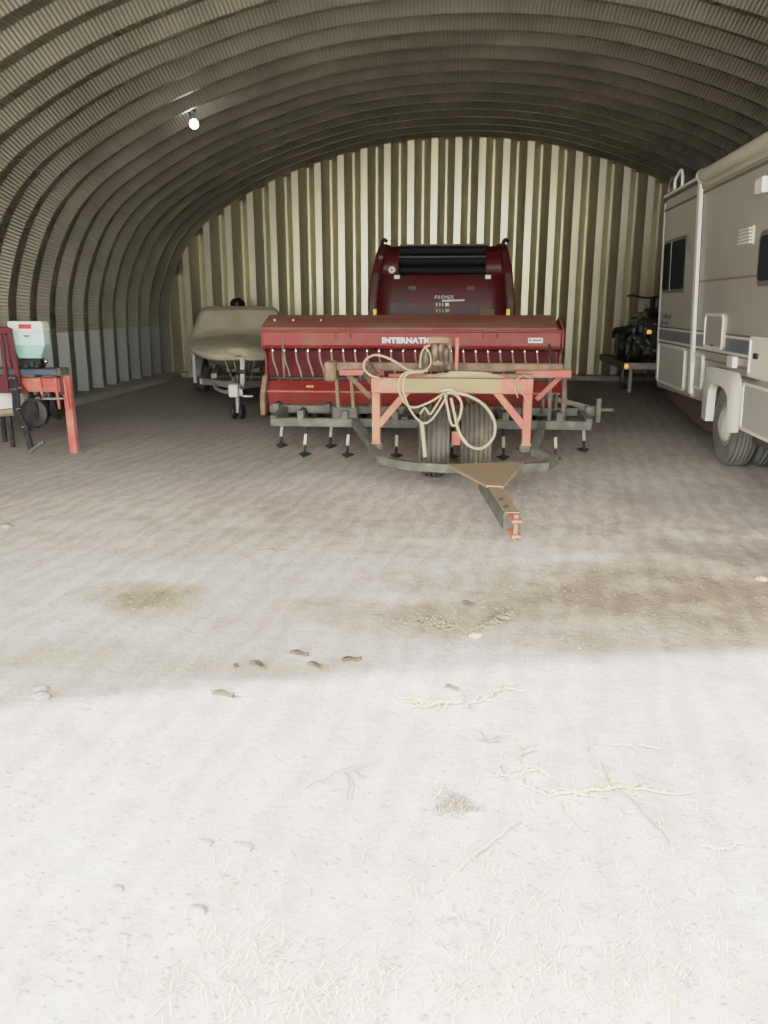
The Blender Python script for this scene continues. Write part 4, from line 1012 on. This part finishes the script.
# ------------------------------------------------------------------ ground litter
def fh(x, y): return FH(x, y)
def onfloor(px, py, dz=.0):
    p = gr(px, py); p.z = fh(p.x, p.y) + dz; return p
def litter(paths, r, name, m, label, cat, group=None, lift=.012, taper=True):
    mb = MB()
    for pth in paths:
        P = [onfloor(px, py) for px, py in pth]
        P = smooth(P, 3) if len(P) > 2 else [P[0].lerp(P[1], k / 5) for k in range(6)]
        n = len(P); rr = []
        for i, q in enumerate(P):
            q.x += random.uniform(-.004, .004); q.y += random.uniform(-.006, .006)
            q.z = fh(q.x, q.y) + lift + random.uniform(0, .012); rr.append(r * (1 - .55 * i / n) if taper else r)
        mb.tube(P, rr, 6)
    return mb.own(name, m, label, cat, group or 'dead branches and sticks on the floor')
def spray(main, nsub, L, r0):
    """forking side twigs along a main pixel path"""
    out = [main]
    for i in range(nsub):
        k = random.uniform(.1, .95) * (len(main) - 1); a = int(k); f = k - a
        x = main[a][0] * (1 - f) + main[a + 1][0] * f; y = main[a][1] * (1 - f) + main[a + 1][1] * f
        dx = main[a + 1][0] - main[a][0]; dy = main[a + 1][1] - main[a][1]; l = math.hypot(dx, dy) or 1
        sgn = random.choice((-1, 1)); th = math.atan2(dy, dx) + sgn * random.uniform(.4, 1.0); ll = L * random.uniform(.5, 1)
        x1, y1 = x + ll * .55 * math.cos(th), y + ll * .4 * math.sin(th)
        x2, y2 = x + ll * math.cos(th * .9), y + ll * .6 * math.sin(th)
        out.append([(x, y), (x1, y1), (x2, y2)])
    return out
ps = spray([(467, 634), (452, 628), (436, 623), (418, 619)], 28, 15, 1) + spray([(470, 634), (484, 628), (496, 622), (508, 615)], 30, 14, 1)
litter(ps, .005, 'dry_branch', 'twig', 'bushy grey dry branch on the brown dirt patch, just beyond the sunlight edge', 'branch')
ps = spray([(462, 704), (440, 705), (420, 703), (401, 704)], 12, 22, 1) + spray([(466, 706), (484, 702), (500, 692), (518, 684)], 8, 16, 1) + [[(467, 711), (463, 702), (458, 690)], [(505, 690), (515, 693), (527, 694)]]
litter(ps, .0045, 'dry_branch', 'branch', 'pale forked branch lying just inside the sunlit edge of the floor', 'branch')
ps = spray([(588, 801), (570, 798), (548, 800), (530, 794), (508, 782), (490, 776)], 9, 24, 1) + spray([(575, 799), (560, 786), (540, 776), (518, 768), (521, 745)], 7, 20, 1) + spray([(575, 800), (600, 795), (625, 791), (655, 795), (692, 796)], 7, 22, 1) + spray([(608, 792), (602, 772), (590, 757), (578, 744)], 3, 16, 1)
litter(ps, .0045, 'dry_branch', 'branch', 'largest pale branch with long spreading twigs, lying at right in the sunlit floor', 'branch')
litter([[(612, 790), (630, 805), (648, 824), (666, 846)]], .006, 'dead_stick', 'twig', 'darker grey stick running off the largest pale branch towards the camera', 'stick')
litter([[(457, 876), (478, 858), (500, 840), (517, 826)]], .005, 'dead_stick', 'branch', 'straight cream stick alone on the sunlit floor, nearest the camera', 'stick', taper=False)
litter([[(560, 806), (566, 822), (580, 838), (594, 850)]], .004, 'dead_stick', 'branch', 'thin bent twig below the middle of the largest pale branch', 'stick')
litter([[(474, 742), (492, 745), (512, 741)], [(486, 748), (482, 738), (478, 733)], [(492, 745), (500, 739)]], .004, 'dead_twig', 'twig', 'small grey twig between the two pale branches on the sunlit floor', 'twig')
litter([[(308, 792), (335, 779), (362, 768), (378, 766)], [(345, 776), (350, 790), (346, 806)], [(352, 772), (360, 782)]], .0035, 'dead_twig', 'twig', 'fine forked twig on the sunlit floor left of centre', 'twig')
litter([[(640, 748), (660, 752)], [(612, 745), (632, 750)]], .004, 'dead_twig', 'branch', 'short pale twig up and right of the largest branch', 'twig')
litter([[(700, 848), (722, 852), (742, 845)], [(722, 852), (735, 848)]], .005, 'dead_twig', 'branch', 'short curved pale twig at the right edge of the sunlit floor', 'twig')
litter([[(255, 551), (275, 550), (298, 554)], [(268, 549), (276, 553)]], .005, 'dead_twig', 'twig', 'lone dark twig on the shaded floor left of centre', 'twig')
# stones, clods, leaves
def rock(px, py, r, m, label, name='stone', cat='stone'):
    p = onfloor(px, py); mb = MB(); mb.ball((0, 0, 0), r, 14, 9, (1.2, .9, .55))
    mb.v = [tuple(Vector(v) * (1 + .35 * noise.noise(Vector(v) / r * 1.3 + p))) for v in mb.v]
    mb.v = [(v[0] + p.x, v[1] + p.y, v[2] + p.z + r * .3) for v in mb.v]
    return mb.own(name, m, label, cat, 'stones and clods on the floor')
rock(41, 697, .035, 'stone', 'round grey stone at the left near the shadow edge')
rock(41, 689, .028, 'clod', 'pale dirt clod behind the round grey stone at left', 'dirt_clod', 'clod')
rock(117, 889, .016, 'stone', 'small dark stone alone on the bright floor at lower left')
rock(205, 845, .02, 'clod', 'grey dirt clod on the bright floor, lower left of centre', 'dirt_clod', 'clod')
rock(245, 850, .022, 'clod', 'pinkish dirt clod right of the grey clod, lower left of centre', 'dirt_clod', 'clod')
rock(197, 912, .022, 'clod', 'brown clod in the straw at bottom left', 'dirt_clod', 'clod')
rock(476, 636, .03, 'branch', 'smooth cream pebble at the foot of the bushy grey branch', 'pebble', 'stone')
rock(7, 526, .03, 'stone', 'dark stone at the far left edge of the shaded floor')
rock(762, 578, .03, 'branch', 'pale stone at the right edge of the shaded floor')
def leaf(px, py, L, label, a=0.):
    p = onfloor(px, py, .012); mb = MB(); n = 7; vs = []
    for i in range(n):
        u = i / (n - 1); w = L * .17 * math.sin(PI * min(1, u * 1.02 + .01)) + .001
        for s_ in (-1, 0, 1):
            x = (u - .5) * L; y = s_ * w; z = .02 * (s_ * s_) + .015 * (2 * u - 1) ** 2
            vs.append((p.x + x * math.cos(a) - y * math.sin(a), p.y + x * math.sin(a) + y * math.cos(a) + .02 * math.sin(u * 5), p.z - .006 + z * .8))
    mb.add(vs, [(3 * i + k, 3 * i + k + 1, 3 * i + k + 4, 3 * i + k + 3) for i in range(n - 1) for k in (0, 1)], True)
    o = mb.own('dry_leaf', 'leaf', label, 'leaf', 'dry leaves on the floor'); s = o.modifiers.new('t', 'SOLIDIFY'); s.thickness = .002; return o
leaf(224, 698, .10, 'curled grey leaf nearest the camera, left of centre in the bright floor', .2)
leaf(259, 668, .09, 'curled leaf on the shadow edge, right of the round grey stone', -.3)
leaf(237, 669, .045, 'tiny dry leaf, leftmost of those on the shadow edge', 1.2)
leaf(300, 656, .09, 'farthest dry leaf on the shadow edge, left of centre', .1)
leaf(316, 668, .08, 'dry leaf close to the middle of the shadow edge', -.1)
leaf(352, 662, .10, 'long thin dry leaf on the shadow edge nearest the centre', .5)
leaf(468, 606, .07, 'dark dry leaf behind the bushy grey branch', .1)
leaf(452, 690, .06, 'small grey leaf above the pale forked branch', .2)
# crumbly dirt tuft and loose straw: uncountable
def scatter(name, m, N, region, L, r, label, cat, clump=None):
    mb = MB()
    for _ in range(N):
        if clump:
            cx, cy, sx, sy = random.choice(clump); px, py = random.gauss(cx, sx), random.gauss(cy, sy)
        else: px, py = random.uniform(region[0], region[2]), random.uniform(region[1], region[3])
        if py < 430: continue
        p = onfloor(px, py, .004); a = random.uniform(0, PI); l = L * random.uniform(.3, 1)
        q = p + Vector((math.cos(a) * l, math.sin(a) * l, 0)); q.z = fh(q.x, q.y) + random.uniform(.003, .02)
        d = Vector((-math.sin(a), math.cos(a), 0)) * r; mid = p.lerp(q, .5) + d * random.uniform(-4, 4); mid.z += random.uniform(.0, .008)
        mb.add([p - d, p + d, mid + d, mid - d, q + d * .4, q - d * .4, mid + Vector((0, 0, r))], [(0, 1, 2, 3), (3, 2, 4, 5)])
    o = mb.build(name, m); tag(o, label, cat, kind='stuff'); return o
scatter('loose_straw', 'straw', 1500, None, .07, .0012, 'loose pale straw strewn over the sunlit dirt near the camera', 'straw',
        [(230, 950, 60, 45), (500, 960, 70, 50), (540, 1000, 120, 35), (480, 890, 60, 60), (700, 900, 80, 70), (300, 1000, 80, 30), (650, 980, 80, 40), (620, 800, 110, 60)])
scatter('chaff', 'twig', 900, (0, 560, 768, 1000), .035, .0016, 'fine grey chaff and crumbs scattered over the dirt floor', 'debris')
scatter('grass_tuft', 'twig', 160, None, .045, .002, 'small tuft of grey grass crumbs on the sunlit floor near the centre', 'debris', [(455, 808, 6, 4), (452, 813, 12, 3)])
mb = MB()
for _ in range(1400):
    px = random.uniform(-20, 790); py = random.uniform(470, 1040); p = onfloor(px, py); r = random.uniform(.002, .0075)
    mb.ball((p.x, p.y, p.z + r * .3), r, 5, 3, (1.2, 1, .7))
tag(mb.build('gravel_crumbs', 'clod'), 'tiny dirt crumbs spread over the packed earth floor', 'dirt', kind='stuff')

# ------------------------------------------------------------------ light
w = bpy.data.worlds.new('world'); sc.world = w; w.use_nodes = True
bg = w.node_tree.nodes['Background']; bg.inputs[0].default_value = (1.0, .98, .935, 1); bg.inputs[1].default_value = 9.0
su = bpy.data.lights.new('sun', 'SUN'); su.energy = 6; su.angle = math.radians(1.2); su.color = (1, .98, .96)
so_ = bpy.data.objects.new('sun', su); COL.objects.link(so_)
d = Vector((.70, .905, -1)); so_.rotation_euler = d.to_track_quat('-Z', 'Y').to_euler(); so_.location = (-6, -12, 12)
sc.view_settings.view_transform = 'Standard'; sc.view_settings.look = 'None'; sc.view_settings.exposure = 0.0; sc.view_settings.gamma = 1.06
sc.cycles.max_bounces = 10; sc.cycles.diffuse_bounces = 6; sc.cycles.use_denoising = True
# soft highlight shoulder, like the phone camera's tone curve
vs_ = sc.view_settings; vs_.use_curve_mapping = True; cm = vs_.curve_mapping
WL = 8.0; cm.white_level = (WL, WL, WL); cm.clip_max_x = 1; cm.extend = 'HORIZONTAL'
cc = cm.curves[3]
cc.points[0].location = (0, 0); cc.points[1].location = (1, .98)
for x_, y_ in ((.3, .29), (.6, .53), (1.0, .66), (2.0, .82), (4.0, .93)): cc.points.new(x_ / WL, y_)
cm.update()
